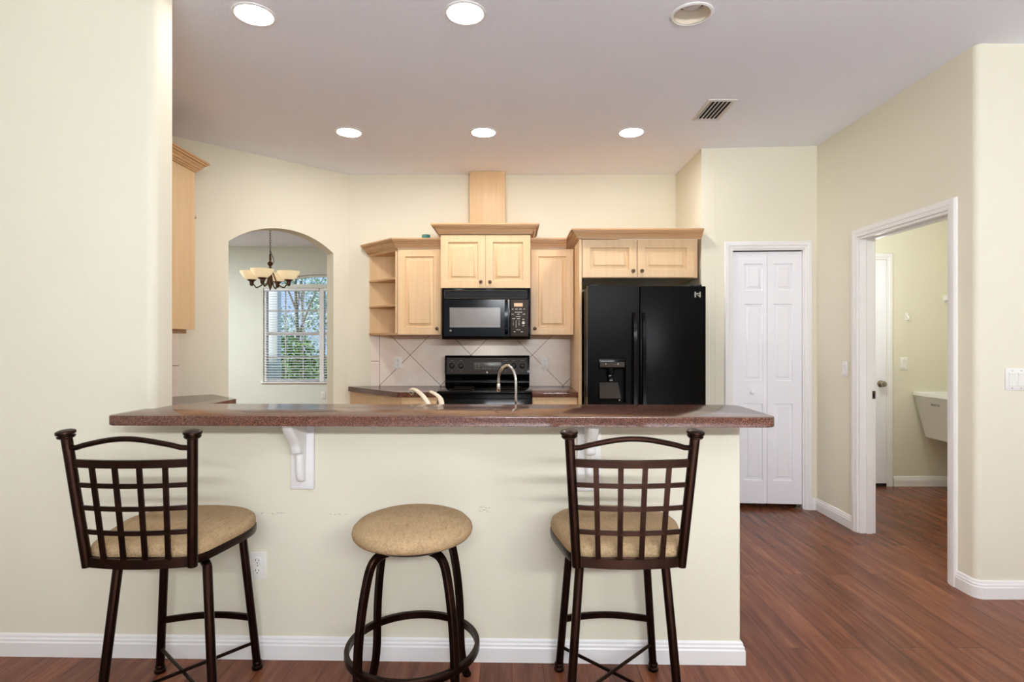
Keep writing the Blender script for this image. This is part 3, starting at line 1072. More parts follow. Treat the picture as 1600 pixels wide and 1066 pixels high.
# tall cabinet on the kitchen's left wall
def left_cab():
    t = thing('wall_cabinet', (-2.618, 3.4, 1.40), 0, 'tall maple wall cabinet on the left behind the cream wall', 'cabinet', 'kitchen wall cabinets')
    MB().box(-2.618, -2.30, 2.75, 4.048, 1.412, 2.543, .001, 1).build('body', MAPLE, t, world=True)
    for i, (a, b) in enumerate(((2.76, 3.18), (3.185, 3.605))):
        M = Matrix.Translation((-2.2805, b, 1.415)) @ Matrix.Rotation(PI/2, 4, 'Z') @ Matrix.Translation((-(b-a), 0, 0))
        dr = MB().panel(b-a, 1.12, .019, [(.062, b-a-.062, .062, 1.058)], .013, .001, .011, .03, M=M).build('door', MAPLE, t, world=True)
        knob((-2.2805, (b-.035) if i == 0 else a+.035, 1.47), dr, (1, 0, 0))
    MB().box(-2.2995, -2.281, 3.61, 4.048, 1.412, 2.543).build('filler_panel', MAPLE, t, world=True)
    MB().box(-2.60, -2.325, 2.75, 4.02, 1.383, 1.4115).build('light_rail', MAPLEX, t, world=True)
    for z in (2.236,):
        MB().prism([(-2.30, 4.049), (-2.618, 4.049), (-2.618, 4.11), (-2.55, 4.17), (-2.335, 4.17)], z, z+.018).build('end_shelf', MAPLEX, t, world=True)
    m = MB()
    m.sweep([(-2.28, 2.75), (-2.28, 4.049), (-2.618, 4.049)], [(a*1.0, 2.5435+h*1.05) for a, h in CRP])
    m.f([m.v(p) for p in ((-2.28, 2.75, 2.62), (-2.28, 4.049, 2.62), (-2.618, 4.049, 2.62), (-2.618, 2.75, 2.62))])
    m.build('crown', MAPLEX, t, world=True, smooth=20)
left_cab()

# base cabinets and lower worktops
def base_cab(name, poly, z0, z1, label, fronts=(), toe=None):
    t = thing(name, (sum(p[0] for p in poly)/len(poly), sum(p[1] for p in poly)/len(poly), 0), 0, label, 'cabinet', 'kitchen base cabinets')
    MB().prism(poly, z0, z1).build('body', MAPLE, t, world=True)
    for a, b, yf, kx in fronts:
        dr = MB().panel(b-a, .58, .019, [(.05, b-a-.05, .05, .53)], .013, .001, .011, .03, M=Matrix.Translation((a, yf-.0195, .11))).build('door', MAPLE, t, world=True)
        knob((kx, yf-.0195, .65), dr)
        dw = MB().panel(b-a, .14, .019, [(.03, b-a-.03, .03, .11)], .009, .001, .008, .015, M=Matrix.Translation((a, yf-.0195, .70))).build('drawer', MAPLE, t, world=True)
        knob(((a+b)/2, yf-.0195, .77), dw)
    return t
base_cab('base_cabinet', [(-.905, 4.62), (-.612, 4.62), (-.612, YW), (-1.495, YW)], 0, .873, 'maple base cabinet left of the range with an angled end', [(-.90, -.617, 4.62, -.65)])
base_cab('base_cabinet', [(.167, 4.62), (.535, 4.62), (.535, YW), (.167, YW)], 0, .873, 'narrow maple base cabinet between range and refrigerator', [(.172, .53, 4.62, .21)])
o = MB().prism(rpoly([(-.926, 4.575), (-.609, 4.575), (-.609, YW), (-1.50, YW), (-1.50, 5.15)], [.02, 0, 0, 0, .02]), .8735, .9135, .004).build('worktop', LAM)
tag(o, 'brown worktop with angled end left of the black range', 'countertop')
o = MB().box(.164, .5365, 4.575, YW, .8735, .9135, .004).build('worktop', LAM)
tag(o, 'short brown worktop between the black range and the refrigerator', 'countertop')
# left leg along the kitchen's left wall
base_cab('base_cabinet', [(-2.617, 2.60), (-2.03, 2.60), (-2.03, 4.06), (-2.35, 4.38), (-2.617, 4.13)], 0, .873, 'maple base cabinet along the left kitchen wall near the arch')
o = MB().prism(rpoly([(-2.618, 2.51), (-1.99, 2.51), (-1.99, 4.066), (-2.343, 4.408), (-2.618, 4.145)], [0, 0, .02, 0, 0]), .8735, .9135, .004).build('worktop', LAM)
tag(o, 'brown worktop with clipped corner beside the dining arch', 'countertop')
# sink run behind the bar
base_cab('base_cabinet', [bw(-1.50, BT+.004), bw(.94, BT+.004), bw(.94, .72), bw(-1.50, .72)], 0, .76, 'maple sink base cabinet hidden behind the raised bar')
def sink_top():
    m = MB()
    x0, x1, u0, u1 = -.72, .10, .30, .68
    for a in ([(-1.505, BT+.002), (.95, BT+.002), (.95, u0), (-1.505, u0)], [(-1.505, u1), (.95, u1), (.95, .76), (-1.505, .76)], [(-1.505, u0), (x0, u0), (x0, u1), (-1.505, u1)], [(x1, u0), (.95, u0), (.95, u1), (x1, u1)]):
        m.prism(a, .8735, .9135)
    o = m.build('worktop', LAM); o.location = BAR0; o.rotation_euler = (0, 0, TH)
    tag(o, 'lower brown worktop holding the sink behind the raised bar', 'countertop')
    s = MB()
    s.sweep([(x0-.015, u0-.015), (x0-.015, u1+.015), (x1+.015, u1+.015), (x1+.015, u0-.015)], [(0, .914), (0, .92), (.02, .92), (.022, .78), (.03, .765), (.028, .765), (.012, .914)], 1, closed=True)
    s.box(x0+.01, x1-.01, u0+.01, u1-.01, .763, .767)
    o = s.build('kitchen_sink', ALMOND); o.location = BAR0; o.rotation_euler = (0, 0, TH)
    tag(o, 'almond kitchen sink set in the worktop behind the raised bar', 'sink')
sink_top()
def gooseneck():
    z0 = .914
    t = thing('water_faucet', (.018, 2.60, z0), 0, 'slim chrome gooseneck faucet rising behind the bar before the range', 'faucet')
    MB().lathe([(.022, 0), (.022, .006), (.014, .012), (.012, .04), (.0085, .045)], n=20).build('base', CHROME, t)
    d = Vector((-.62, .78, 0)).normalized()
    Rr = .066
    pts = [Vector((0, 0, .04)), Vector((0, 0, .12)), Vector((0, 0, .20))]
    for k in range(0, 19):
        a = PI*k/18
        pts.append(d*(Rr*(1-math.cos(a))) + Vector((0, 0, .225+Rr*1.15*math.sin(a))))
    pts.append(d*2*Rr+Vector((0, 0, .205)))
    MB().tube(pts, .0062, 12).build('spout', CHROME, t)
    MB().lathe([(.0075, 0), (.0085, -.003), (.0085, -.036), (.007, -.039)], d*2*Rr+Vector((0, 0, .212)), n=16).build('nozzle', CHROME, t)
    MB().tube([(.01, 0, .03), (.035, -.005, .034), (.05, -.008, .036)], [.004, .004, .0055], 10).build('lever', CHROME, t)
gooseneck()
def kitchen_faucet():
    t = thing('kitchen_faucet', (-.355, 2.60, .914), 0, 'almond single lever kitchen faucet peeking over the bar left of the chrome one', 'faucet')
    MB().lathe([(.028, 0), (.028, .01), (.023, .02), (.023, .07), (.019, .085), (.006, .095)], n=24).build('base', ALMOND, t)
    sec = [(math.cos(2*PI*j/12)*1.25, math.sin(2*PI*j/12)*.8) for j in range(12)]
    pts = crs([(0, 0, .05), (-.022, .03, .10), (-.062, .08, .146), (-.105, .145, .171), (-.135, .19, .176), (-.15, .21, .168)], 5)
    sp = MB().tube(pts, .0105, sect=sec, up=(0, 0, 1)).build('spout', ALMOND, t)
    MB().lathe([(.011, .004), (.0115, -.006), (.0105, -.014), (.004, -.018)], (-.143, .2, .165), n=16).build('aerator', CHROME, sp)
    pts = crs([(.01, 0, .08), (.026, .025, .118), (.012, .07, .148), (-.022, .10, .167), (-.038, .115, .172)], 5)
    MB().tube(pts, [.011]*5+[.0105]*5+[.0095]*5+[.0085]*5+[.006], sect=sec, up=(0, 0, 1)).build('lever', ALMOND, t)
kitchen_faucet()

# tile backsplash
m = MB(); m.box(-1.302, .5365, YT, 5.2095, .914, 1.3825)
tag(m.build('tile_backsplash', TILE), 'beige diagonal tile backsplash on the wall behind the range', 'backsplash')
m = MB()
m.extrude_poly([aw(.003, -.009, .914), aw(s_at(278.5), -.009, .914), aw(s_at(278.5), -.009, 1.382), aw(.003, -.009, 1.382)], Vector(aw(0, .008, 0))-Vector(aw(0, 0, 0)))
m.box(-2.6195, -2.611, 2.56, 4.148, .914, 1.382)
tag(m.build('tile_backsplash', TILE), 'narrow strip of beige tile above the left worktop beside the cream wall', 'backsplash')

# teal object on top of the cabinet
def tape():
    o = MB().lathe([(.034, 0), (.036, .004), (.036, .036), (.034, .042), (.02, .044), (.02, 0)], (-.745, 4.88, 2.207), n=28).build('tape_roll', TEAL)
    tag(o, 'small teal tape roll lying on top of the left wall cabinet', 'tape')
tape()

# ------------------------------------------------------------------ microwave
PX = 4.745/880
def mwx(px): return (px-800)*PX
def mwz(py): return CAMZ+(533-py)*PX
def microwave():
    t = thing('microwave', (-.225, YW, mwz(531)), 0, 'black microwave mounted below the two door cabinet above the range', 'microwave')
    F = 4.745
    x0, x1 = mwx(690.4), mwx(828.6)
    MB().box(x0, x1, F, YT-.001, mwz(530.6), 1.7755, .004).build('body', BLACKG, t, world=True)
    g = MB()
    a, b, c, d = mwx(694), mwx(823.5), mwz(467), mwz(453.3)
    for z0, z1 in ((c, c+.006), (d-.006, d)):
        g.box(a, b, F-.010, F, z0, z1)
    for q0, q1 in ((a, a+.006), (b-.006, b)):
        g.box(q0, q1, F-.010, F, c, d)
    gr = g.build('vent_frame', DARKP, t, world=True)
    s = MB()
    n = 7
    for k in range(n):
        z = c+.009+(d-c-.018)*k/(n-1)
        s.box(a+.006, b-.006, F-.007, F, z-.0022, z+.0022)
    s.build('vent_louver', BLACKM, gr, world=True)
    dx0, dx1, dz0, dz1 = mwx(694.3), mwx(796), mwz(525.5), mwz(468.6)
    w = MB()
    wx0, wx1, wz0, wz1 = mwx(703.2), mwx(781.7), mwz(511.8), mwz(480.8)
    # door as a frame around the window
    for q in ((dx0, wx0, dz0, dz1), (wx1, dx1, dz0, dz1), (wx0, wx1, dz0, wz0), (wx0, wx1, wz1, dz1)):
        w.box(q[0], q[1], F-.028, F-.001, q[2], q[3])
    dr = w.build('door', BLACKG, t, world=True)
    MB().box(wx0, wx1, F-.0255, F-.004, wz0, wz1).build('window', MWGLASS, dr, world=True)
    hx = mwx(791.2)
    MB().tube([(hx, F-.03, mwz(522)), (hx, F-.052, mwz(518)), (hx, F-.058, mwz(508)), (hx, F-.058, mwz(484)), (hx, F-.052, mwz(474)), (hx, F-.03, mwz(470))], 1, sect=[(-.013, -.006), (-.008, -.01), (.008, -.01), (.013, -.006), (.013, .008), (-.013, .008)], up=(0, -1, 0)).build('handle', BLACKG, dr, world=True)
    MB().lathe([(.0095, 0), (.009, .001)], (mwx(704.6), F-.028, mwz(516.8)), (0, -1, 0), 20).build('emblem', MARKD, dr, world=True)
    px0, px1 = mwx(797.6), mwx(825.6)
    cp = MB().box(px0, px1, F-.026, F-.001, dz0, dz1, .002).build('control_panel', DARKP, t, world=True)
    MB().box(mwx(803.2), mwx(816.6), F-.0275, F-.0255, mwz(479.4), mwz(474)).build('clock_display', LCD, cp, world=True)
    k = MB()
    def mk(cx, cy, w_, h_):
        k.box(mwx(cx-w_/2), mwx(cx+w_/2), F-.0268, F-.0258, mwz(cy+h_/2), mwz(cy-h_/2))
    for cx, w_ in ((801, 2.4), (806.8, 4), (813, 4.4), (819, 2)): mk(cx, 483.4, w_, 1)
    mk(810, 488.3, 12, .8)
    for cx in (801, 810, 818.6): mk(cx, 491.4, 3.6, .9)
    mk(809.6, 495, 7, .8)
    for cx in (802.6, 810): mk(cx, 498.3, 4.6, 1.1)
    mk(817.6, 499.5, 2.4, 1.2); mk(817.6, 509.4, 2.4, 1.2)
    mk(809.8, 515.6, 6.6, .9); mk(804, 518.6, 2.8, 1.2); mk(815.2, 518.6, 3.6, 1)
    k.lathe([(.0125, 0), (.0125, .0008)], (mwx(817.7), F-.0258, mwz(504.7)), (0, -1, 0), 20)
    for i, dg in enumerate('1234567890'):
        cx = 801.9+4.5*(i % 3) if i < 9 else 806.4
        cy = 502.3+2.9*(i//3)
        k.text(dg, .018, Matrix.Translation((mwx(cx), F-.0263, mwz(cy))) @ Matrix.Rotation(PI/2, 4, 'X'))
    k.build('key_print', MARK, cp, world=True)
microwave()

# ------------------------------------------------------------------ range
def range_():
    t = thing('range', (-.222, 4.9, 0), 0, 'black electric range with knobs on its back panel', 'stove')
    x0, x1 = -.603, .159
    MB().box(x0, x1, 4.60, 5.19, 0.03, .902, .003).build('body', BLACKF, t, world=True)
    MB().box(x0-.004, x1+.004, 4.545, 5.13, .903, .925, .008).build('cooktop', BLACKG, t, world=True)
    for i, (bx, by, br) in enumerate(((-.42, 4.69, .105), (-.03, 4.69, .085), (-.42, 4.95, .085), (-.03, 4.95, .105))):
        MB().lathe([(br, 0), (br, .0008), (br-.004, .0008), (br-.004, 0)], (bx, by, .925), n=40, capa=False).build('burner_ring', DARKP, t, world=True)
    # backguard with a curved lower face
    pr = [(5.08, .925), (5.065, .94), (5.062, .965), (5.075, .985), (5.068, 1.0), (5.062, 1.022), (5.035, 1.03), (5.043, 1.185), (5.055, 1.2), (5.15, 1.2), (5.19, 1.18), (5.19, .925)]
    bg_ = MB().extrude_poly([(x0+.002, a, b) for a, b in pr], (x1-x0-.004, 0, 0)).build('backguard', BLACKG, t, world=True, smooth=50)
    pp = MB().extrude_poly([(x0+.02, 5.0305, 1.036), (x0+.02, 5.038, 1.18), (x0+.02, 5.044, 1.18), (x0+.02, 5.04, 1.036)], (x1-x0-.04, 0, 0)).build('control_panel', DARKP, t, world=True)
    q = 5.03/880
    zc = CAMZ-38.7*q
    for px in (706, 720, 790.3, 802.4, 816.2):
        x = (px-800)*q
        kn = MB().lathe([(.0265, 0), (.0255, .006), (.019, .009), (.017, .026), (.012, .029)], (x, 5.034, zc), (0, -1, .05), 24)
        kn.box(x-.003, x+.003, 5.001, 5.012, zc-.016, zc+.016)
        kb = kn.build('knob', BLACKM, t, world=True)
        dm = MB()
        for k in range(20):
            a = 2*PI*k/20
            if 4 <= k <= 5: continue
            xx, zz = x+.0335*math.cos(a), zc+.0335*math.sin(a)
            dm.box(xx-.0018, xx+.0018, 5.0305, 5.0345, zz-.0018, zz+.0018)
        dm.box(x-.006, x+.006, 5.030, 5.034, zc-.05, zc-.046)
        dm.box(x-.014, x+.014, 5.034, 5.038, zc+.046, zc+.049)
        dm.build('dial_marks', MARKD, kb, world=True)
    ds = MB().box(-.343, -.094, 5.0285, 5.034, zc-.040, zc+.033, .002).build('display', LCDD, t, world=True)
    bt = MB()
    for ox in (-.31, -.145):
        for i in range(2):
            for j in range(3):
                bt.box(ox-.018+i*.026, ox-.018+i*.026+.013, 5.0272, 5.029, zc-.028+j*.02, zc-.028+j*.02+.006)
    for ox in (-.258, -.236, -.214, -.192):
        bt.box(ox-.005, ox+.005, 5.0272, 5.029, zc-.03, zc-.02)
    bt.box(-.245, -.195, 5.0272, 5.029, zc+.016, zc+.019)
    bt.build('buttons', MARKD, ds, world=True)
    MB().lathe([(.0085, 0), (.008, .001)], ((761-800)*q, 5.0315, CAMZ-49*q), (0, -1, 0), 20).build('emblem', MARK, t, world=True)
    od = MB().box(x0+.01, x1-.01, 4.575, 4.599, .22, .86, .006).build('oven_door', BLACKG, t, world=True)
    MB().tube([(x0+.06, 4.578, .80), (x0+.06, 4.535, .80), (x1-.06, 4.535, .80), (x1-.06, 4.578, .80)], .011, 12).build('handle', BLACKM, od, world=True)
    MB().box(x0+.01, x1-.01, 4.58, 4.599, .04, .21, .006).build('storage_drawer', BLACKG, t, world=True)
    MB().box(x0+.02, x1-.02, 4.64, 5.17, 0, .03).build('plinth', BLACKM, t, world=True)
range_()

# ------------------------------------------------------------------ refrigerator
def fridge():
    t = thing('refrigerator', (1.01, 4.7, 0), 0, 'black side by side refrigerator with ice and water dispenser', 'refrigerator')
    x0, x1, F, H = .567, 1.455, 4.225, 1.742
    MB().box(x0+.004, x1-.004, F+.085, 5.12, .02, H-.012, .004).build('case', BLACKF, t, world=True)
    MB().box(x0+.012, x1-.012, F+.07, F+.085, .06, H-.02).build('gasket', plain('grey_gasket', (120, 116, 112), .6), t, world=True)
    xm = .957
    # freezer door with the dispenser recess
    dx0, dx1, dz0, dz1 = (935-800)*F/880, (978-800)*F/880, 1.33-96*F/880, 1.33-27*F/880
    rz1 = 1.33-43*F/880
    m = MB()
    for q in ((x0, dx0, .06, H), (dx1, xm-.003, .06, H), (dx0, dx1, .06, dz0), (dx0, dx1, dz1, H)):
        m.box(q[0], q[1], F, F+.07, q[2], q[3])
    m.box(dx0, dx1, F+.066, F+.07, dz0, dz1)
    fd = m.build('freezer_door', BLACKF, t, world=True)
    MB().box(xm+.003, x1, F, F+.07, .06, H, .006, 3).build('fridge_door', BLACKF, t, world=True)
    ds = MB().box(dx0+.002, dx1-.002, F-.006, F+.05, rz1, dz1-.002, .003).build('dispenser_panel', BLACKG, fd, world=True)
    MB().box(dx0+.012, dx1-.012, F-.0072, F-.005, rz1+.012, rz1+.05).build('dispenser_buttons', DARKP, fd, world=True)
    MB().extrude_poly([(dx0+.014, F+.05, dz0+.145), (dx1-.05, F+.05, dz0+.145), (dx1-.036, F+.004, dz0+.03), (dx0+.012, F+.004, dz0+.03)], (0, .006, .002)).build('dispenser_chute', DARKP, fd, world=True)
    xc = (dx0+dx1)/2-.005
    MB().lathe([(.022, 0), (.026, .02), (.024, .05), (.014, .052)], (xc, F+.03, rz1-.05), n=20).box(xc-.02, xc+.02, F+.02, F+.045, rz1-.10, rz1-.04, .004).build('dispenser_paddle', BLACKG, fd, world=True)
    MB().box(xc-.012, xc+.012, F+.016, F+.0205, rz1-.096, rz1-.085).build('paddle_clip', MARKD, fd, world=True)
    sp = MB()
    for xx in (dx0+.055, dx1-.06):
        sp.lathe([(.004, 0), (.003, .001)], (xx, F-.0072, rz1+.035), (0, -1, 0), 12)
    sp.build('indicator_lights', MARK, fd, world=True)
    MB().lathe([(.006, 0), (.004, .002)], ((968-800)*F/880, F, 1.33-90*F/880-.012), (0, -1, 0), 14).build('lock_button', MARKD, fd, world=True)
    for hx in (xm-.042, xm+.025):
        pts = crs([(hx, F+.002, .55), (hx, F-.035, .60), (hx, F-.052, .75), (hx, F-.056, 1.05), (hx, F-.052, 1.35), (hx, F-.036, 1.49), (hx, F+.002, 1.54)], 5)
        h = MB().tube(pts, 1, sect=[(-.012, -.007), (-.007, -.011), (.007, -.011), (.012, -.007), (.012, .006), (-.012, .006)], up=(0, -1, 0))
        h.build('door_handle', BLACKG, t, world=True)
    for xx in (x0+.05, x1-.06):
        MB().box(xx-.035, xx+.035, F+.01, F+.10, H, H+.012, .004).build('hinge_cover', BLACKM, t, world=True)
    # small square chrome emblem
    ex, ez = (1090-800)*F/880, 1.33+72.6*F/880
    e = MB()
    e.box(ex-.023, ex-.013, F-.002, F, ez-.021, ez+.021); e.box(ex+.013, ex+.023, F-.002, F, ez-.021, ez+.021)
    e.box(ex-.013, ex+.013, F-.002, F, ez+.005, ez+.011)
    e.extrude_poly([(ex-.011, F-.002, ez+.004), (ex-.003, F-.002, ez+.004), (ex+.013, F-.002, ez-.018), (ex+.013, F-.002, ez-.006)], (0, .002, 0))
    e.build('emblem', STEEL, t, world=True)
    MB().box(x0+.02, x1-.02, F+.05, 5.05, 0, .055).build('kick_grille', BLACKM, t, world=True)
fridge()

# ------------------------------------------------------------------ ceiling lights, vent
def can_light(x, y, label, lit=True):
    t = thing('recessed_light', (x, y, HC), 0, label, 'ceiling light', 'recessed ceiling lights')
    MB().lathe([(.083, 0), (.098, 0), (.098, -.003), (.094, -.006), (.086, -.007), (.083, -.004)], n=40, capa=False).build('trim_ring', WHITE, t)
    if lit:
        MB().lathe([(.0835, -.001), (.0835, -.004), (.06, -.0055), (.001, -.006)], n=40).build('lens', CANLIGHT if y > 3 else CANNEAR, t)
    else:
        MB().lathe([(.083, -.002), (.080, .015), (.074, .038), (.066, .058), (.068, .058), (.077, .038), (.085, .0)], n=40, capa=False).build('reflector', CREAMC, t)
        MB().lathe([(.069, .056), (.069, .12), (.02, .13)], n=30).build('socket_cup', DARKH, t)
        MB().lathe([(.001, .028), (.03, .031), (.045, .040), (.049, .052), (.042, .075), (.03, .10)], n=30).build('bulb', plain('frosted_bulb', (208, 202, 196), .3), t)
    return t
can_light(-1.213, 2.649, 'lit recessed light in the nearer ceiling row, furthest left')
can_light(-.219, 2.638, 'lit recessed light in the nearer ceiling row, between lit one and unlit one')
can_light(.846, 2.649, 'unlit recessed light with cream reflector and bulb showing', False)
can_light(-1.20, 4.145, 'lit recessed light in the farther ceiling row, nearest the dining arch')
can_light(-.21, 4.145, 'lit recessed light in the farther ceiling row, before the vent duct cover')
can_light(.878, 4.145, 'lit recessed light in the farther ceiling row, before the refrigerator cabinet')
def vent():
    t = thing('ceiling_vent', (1.343, 3.746, HC), 0, 'white rectangular air vent with dark slots in the ceiling', 'vent')
    w, l = .093, .166
    m = MB()
    m.sweep([(-w, -l), (-w, l), (w, l), (w, -l)], [(0, 0), (0, -.006), (.018, -.009), (.022, -.004), (.022, 0)], 1, closed=True)
    m.build('frame', GRILLE, t)
    MB().box(-w+.015, w-.015, -l+.015, l-.015, -.0015, -.0005).build('backing', DARKH, t)
    for k in range(6):
        x = -w+.028+(2*w-.056)*k/5
        MB().extrude_poly([(x-.007, -l+.02, -.010), (x-.005, -l+.02, -.011), (x+.009, -l+.02, -.002), (x+.007, -l+.02, -.0016)], (0, 2*l-.04, 0)).build('slat', GRILLE, t)
vent()

# ------------------------------------------------------------------ chandelier
def chandelier():
    cx, cy = -2.92, 6.8
    t = thing('chandelier', (cx, cy, HC), 0, 'bronze chandelier with four lit frosted bowls seen through the arch', 'chandelier')
    q = 6.8/880
    def z(py): return CAMZ+(533-py)*q-HC
    MB().lathe([(.065, 0), (.065, -.012), (.03, -.03), (.012, -.035)], n=24).build('canopy', BRASSD, t)
    m = MB()
    zt, zb = -.035, z(398)
    n = int((zt-zb)/.028)
    for k in range(n):
        zc = zt-(k+.5)*(zt-zb)/n
        a = (k % 2)*PI/2
        ring = [(math.cos(a)*.009*math.cos(u), math.sin(a)*.009*math.cos(u), zc+.019*math.sin(u)) for u in [2*PI*i/12 for i in range(13)]]
        m.tube(ring, .0022, 6, cap=False)
    m.build('chain', BRASSD, t)
    MB().lathe([(.006, z(396)), (.012, z(398)), (.014, z(406)), (.008, z(408)), (.03, z(411)), (.034, z(413)), (.014, z(416)), (.018, z(424)), (.012, z(430)), (.02, z(436)), (.03, z(444)), (.016, z(449)), (.007, z(453)), (.001, z(455))], n=24).build('column', BRASSD, t)
    # slack loop of spare chain and scroll hoops
    MB().tube(crs([(.0, 0, z(392)), (.03, -.01, z(400)), (.05, -.01, z(408)), (.03, 0, z(412))], 6), .004, 8).build('chain_loop', BRASSD, t)
    base = R(-89)
    for k in range(4):
        a = base+k*PI/2
        c, s = math.cos(a), math.sin(a)
        Rr = .222
        pts = crs([(r*c, r*s, zz) for r, zz in ((.015, z(420)), (.05, z(432)), (.09, z(444)), (.16, z(449.5)), (.19, z(446)), (Rr, z(442)))], 6)
        ar = MB().tube(pts, .0075, 10).build('arm', BRASSD, t)
        MB().lathe([(.012, z(447)), (.022, z(445)), (.026, z(440)), (.05, z(438)), (.052, z(437)), (.02, z(436.5))], (Rr*c, Rr*s, 0), n=20).build('cup', BRASSD, ar)
        MB().lathe([(.03, z(438)), (.062, z(436.3)), (.093, z(432.8)), (.115, z(428.8)), (.129, z(425)), (.131, z(424.2)), (.126, z(424.5)), (.111, z(428.6)), (.089, z(432)), (.058, z(435.4)), (.001, z(436.5))], (Rr*c, Rr*s, 0), n=28).build('glass_shade', SHADE, t)
chandelier()

# ------------------------------------------------------------------ blinds
def blind(a, b, label):
    t = thing('window_blind', ((a+b)/2, YD+.035, WZ0), 0, label, 'blind', 'dining window blinds')
    y = YD+.035
    MB().box(a, b, y-.022, y+.022, WZ1-.045, WZ1-.002, .003).build('headrail', SLAT, t, world=True)
    m = MB()
    z = WZ0+.045
    while z < WZ1-.05:
        m.extrude_poly([(a, y-.019, z-.0045), (a, y, z+.002), (a, y+.019, z+.0045), (a, y+.019, z+.006), (a, y, z+.0035), (a, y-.019, z-.003)], (b-a, 0, 0))
        z += .042
    m.build('slats', SLAT, t, world=True)
    MB().box(a, b, y-.02, y+.02, WZ0+.005, WZ0+.02, .003).build('bottom_rail', SLAT, t, world=True)
    c = MB()
    for k in (.15, .85):
        x = a+(b-a)*k
        c.box(x-.001, x+.001, y-.021, y-.019, WZ0+.02, WZ1-.04)
    c.build('cord', SLAT, t, world=True)
blind(WX0+.008, XM-.04, 'white slatted blind across the dining window left of the mullion')
blind(XM+.04, WX1-.008, 'white slatted blind across the dining window right of the mullion')

# ------------------------------------------------------------------ laundry things
def utility_tub():
    t = thing('utility_tub', (3.98, 4.80, 0), 0, 'white wall hung utility tub in the laundry seen through the doorway', 'sink')
    x0, x1, y0, y1, zt, zb = 3.655, 4.315, 4.50, 5.155, .868, .465
    m = MB()
    def rg(i, z, k=0): return [(x0+i, y0+i, z), (x1-i*k, y0+i, z), (x1-i*k, y1-i, z), (x0+i, y1-i, z)]
    def rr(i, z):
        return [(*p, z) for p in rpoly([(x0+i, y0+i), (x1, y0+i), (x1, y1-i), (x0+i, y1-i)], [.03, 0, 0, .03], 4)]
    m.loft([rr(0.07, zb), rr(.064, zb+.01), rr(.008, zt-.035), rr(0, zt-.03), rr(0, zt), rr(.02, zt), rr(.03, zt-.02), rr(.085, zb+.03)], caps=True)
    m.build('basin', TUB, t, world=True, smooth=50)
    M = Matrix.Translation((3.655+.0172, 4.885, .770)) @ Matrix.Rotation(-PI/2, 4, 'Z') @ Matrix.Rotation(R(90+9), 4, 'X')
    MB().text('MUSTEE', .029, M, .001).build('lettering', MARKD, t, world=True)
    fz = MB().tube(crs([(4.26, 4.85, .866), (4.26, 4.85, .93), (4.22, 4.85, .955), (4.10, 4.85, .945), (4.09, 4.85, .92)], 5), .01, 10)
    fz.lathe([(.02, 0), (.02, .025), (.01, .035)], (4.26, 4.76, .866), n=14); fz.lathe([(.02, 0), (.02, .025), (.01, .035)], (4.26, 4.94, .866), n=14)
    fz.build('tap', CHROME, t, world=True)
utility_tub()
def hook(x, z, label):
    t = thing('wall_hook', (x, 5.16, z), 0, label, 'hook', 'laundry wall hooks')
    MB().box(-.014, .014, -.006, 0, -.035, .03, .002).build('plate', PLASTIC, t)
    MB().tube(crs([(0, -.005, .012), (0, -.03, -.012), (0, -.036, -.03), (0, -.02, -.04), (0, -.012, -.032)], 5), .0055, 10).build('prong', PLASTIC, t)
hook(616*5.16/880, 1.33+39*5.16/880, 'small white wall hook above the laundry light switch')
def bracket():
    x, z = 678*5.16/880, 1.33+65*5.16/880
    t = thing('wall_bracket', (x, 5.16, z), 0, 'small white bracket high on the laundry wall above the tub', 'bracket')
    MB().box(-.03, .035, -.006, 0, -.04, .04, .002).build('plate', PLASTIC, t)
    MB().box(-.026, .03, -.05, -.006, -.012, .03, .006).build('holder', PLASTIC, t)
    MB().tube([(0, -.03, -.01), (0, -.034, -.045)], .006, 10).build('peg', CHROME, t)
bracket()

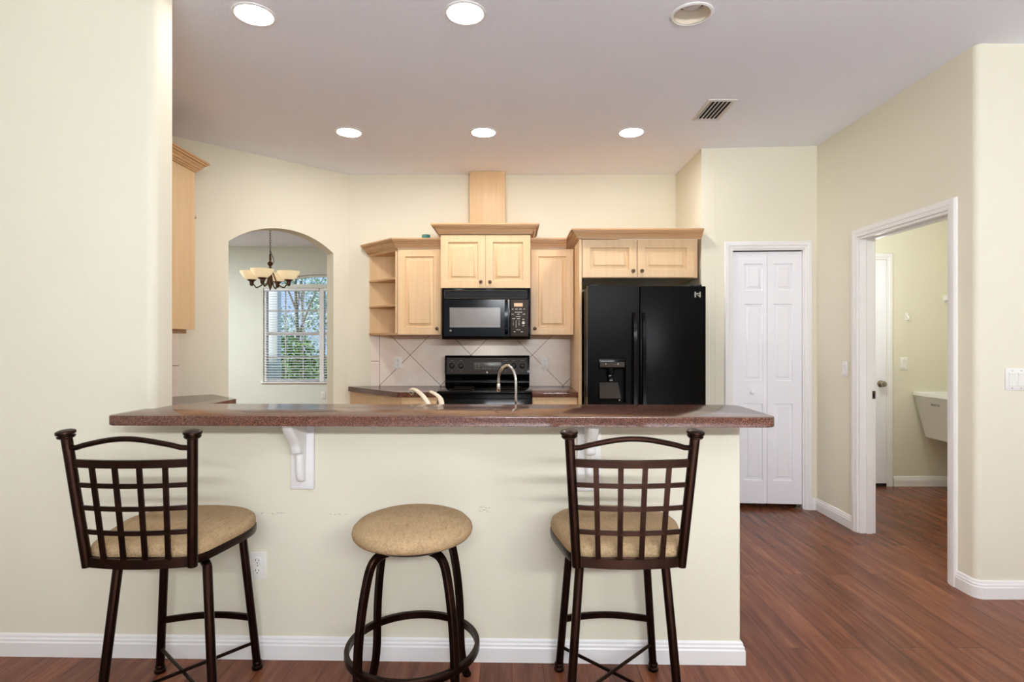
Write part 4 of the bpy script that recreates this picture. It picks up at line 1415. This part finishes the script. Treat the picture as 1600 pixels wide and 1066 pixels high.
# ------------------------------------------------------------------ garden outside the dining window
struct(MB().box(-30, 12, 9.45, 60, -.35, -.15).build('ground', LAWN))
def leaves(m, c, rx, ry, rz_, n, size, rng, shell=.55):
    for _ in range(n):
        while True:
            p = Vector((rng.uniform(-1, 1), rng.uniform(-1, 1), rng.uniform(-1, 1)))
            if shell < p.length < 1: break
        k = 1+.18*math.sin(p.x*7+c[0])*math.cos(p.z*6+p.y*5)
        q = Vector((c[0]+p.x*rx*k, c[1]+p.y*ry*k, c[2]+p.z*rz_*k))
        a = Vector((rng.gauss(0, 1), rng.gauss(0, 1), rng.gauss(0, 1))).normalized()
        b = a.orthogonal().normalized()
        s = size*rng.uniform(.6, 1.3)
        m.f([m.v(q-a*s), m.v(q+b*s*.45), m.v(q+a*s), m.v(q-b*s*.45)])
def shrub(x, y, r, h, label, seed):
    rng = random.Random(seed)
    t = thing('garden_shrub', (x, y, -.15), 0, label, 'shrub', 'shrubs outside the dining window')
    m = MB(); leaves(m, (0, 0, h*.52), r, r*.8, h*.5, 2000, .045, rng)
    m.build('foliage', LEAF1, t)
    s = MB()
    for k in range(4):
        a = k*PI/2+.4
        s.tube([(0.05*math.cos(a), .05*math.sin(a), 0), (.2*math.cos(a), .2*math.sin(a), h*.35), (.32*r*math.cos(a), .32*r*math.sin(a), h*.7)], [.02, .016, .008], 6)
    s.build('stems', BARK, t)
shrub(-5.6, 11.0, .52, 1.45, 'green garden shrub outside the window beside the white porch post', 1)
shrub(-4.36, 11.2, .56, 1.60, 'bright green garden shrub outside the middle of the dining window', 2)
shrub(-3.12, 11.0, .52, 1.5, 'green garden shrub outside the dining window near the mullion', 3)
shrub(-1.9, 11.2, .52, 1.55, 'green garden shrub outside the right blind', 4)
def tree(x, y, h, r, label, seed):
    rng = random.Random(seed)
    t = thing('garden_tree', (x, y, -.15), 0, label, 'tree', 'trees beyond the garden')
    m = MB()
    for k in range(7):
        leaves(m, (rng.uniform(-.7, .7)*r, rng.uniform(-.5, .5)*r, h*.5+rng.uniform(-.3, .4)*h), r*.5, r*.5, r*.42, 560, .045, rng, .3)
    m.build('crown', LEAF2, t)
    s = MB()
    s.tube([(0, 0, 0), (.05, 0, h*.3), (-.03, .02, h*.6), (.05, 0, h*.85)], [.06, .05, .035, .015], 8)
    for k in range(4):
        a = k*1.7
        s.tube([(0, 0, h*(.3+.08*k)), (math.cos(a)*r*.3, math.sin(a)*r*.3, h*(.5+.08*k)), (math.cos(a)*r*.6, math.sin(a)*r*.6, h*(.65+.06*k))], [.03, .02, .01], 6)
    s.build('trunk', BARK, t)
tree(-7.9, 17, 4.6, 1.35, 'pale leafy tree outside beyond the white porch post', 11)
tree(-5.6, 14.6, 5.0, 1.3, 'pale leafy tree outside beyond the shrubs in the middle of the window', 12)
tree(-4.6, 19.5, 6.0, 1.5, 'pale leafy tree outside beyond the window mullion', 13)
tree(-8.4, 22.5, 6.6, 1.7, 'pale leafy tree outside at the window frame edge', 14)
def post():
    t = thing('porch_post', (-4.44, 10.55, -.15), 0, 'white porch post outside the dining window', 'post')
    MB().box(-.085, .085, -.085, .085, .02, 3.2, .006).build('shaft', SIDING, t)
    MB().box(-.11, .11, -.11, .11, 0, .18, .006).build('plinth', SIDING, t)
post()
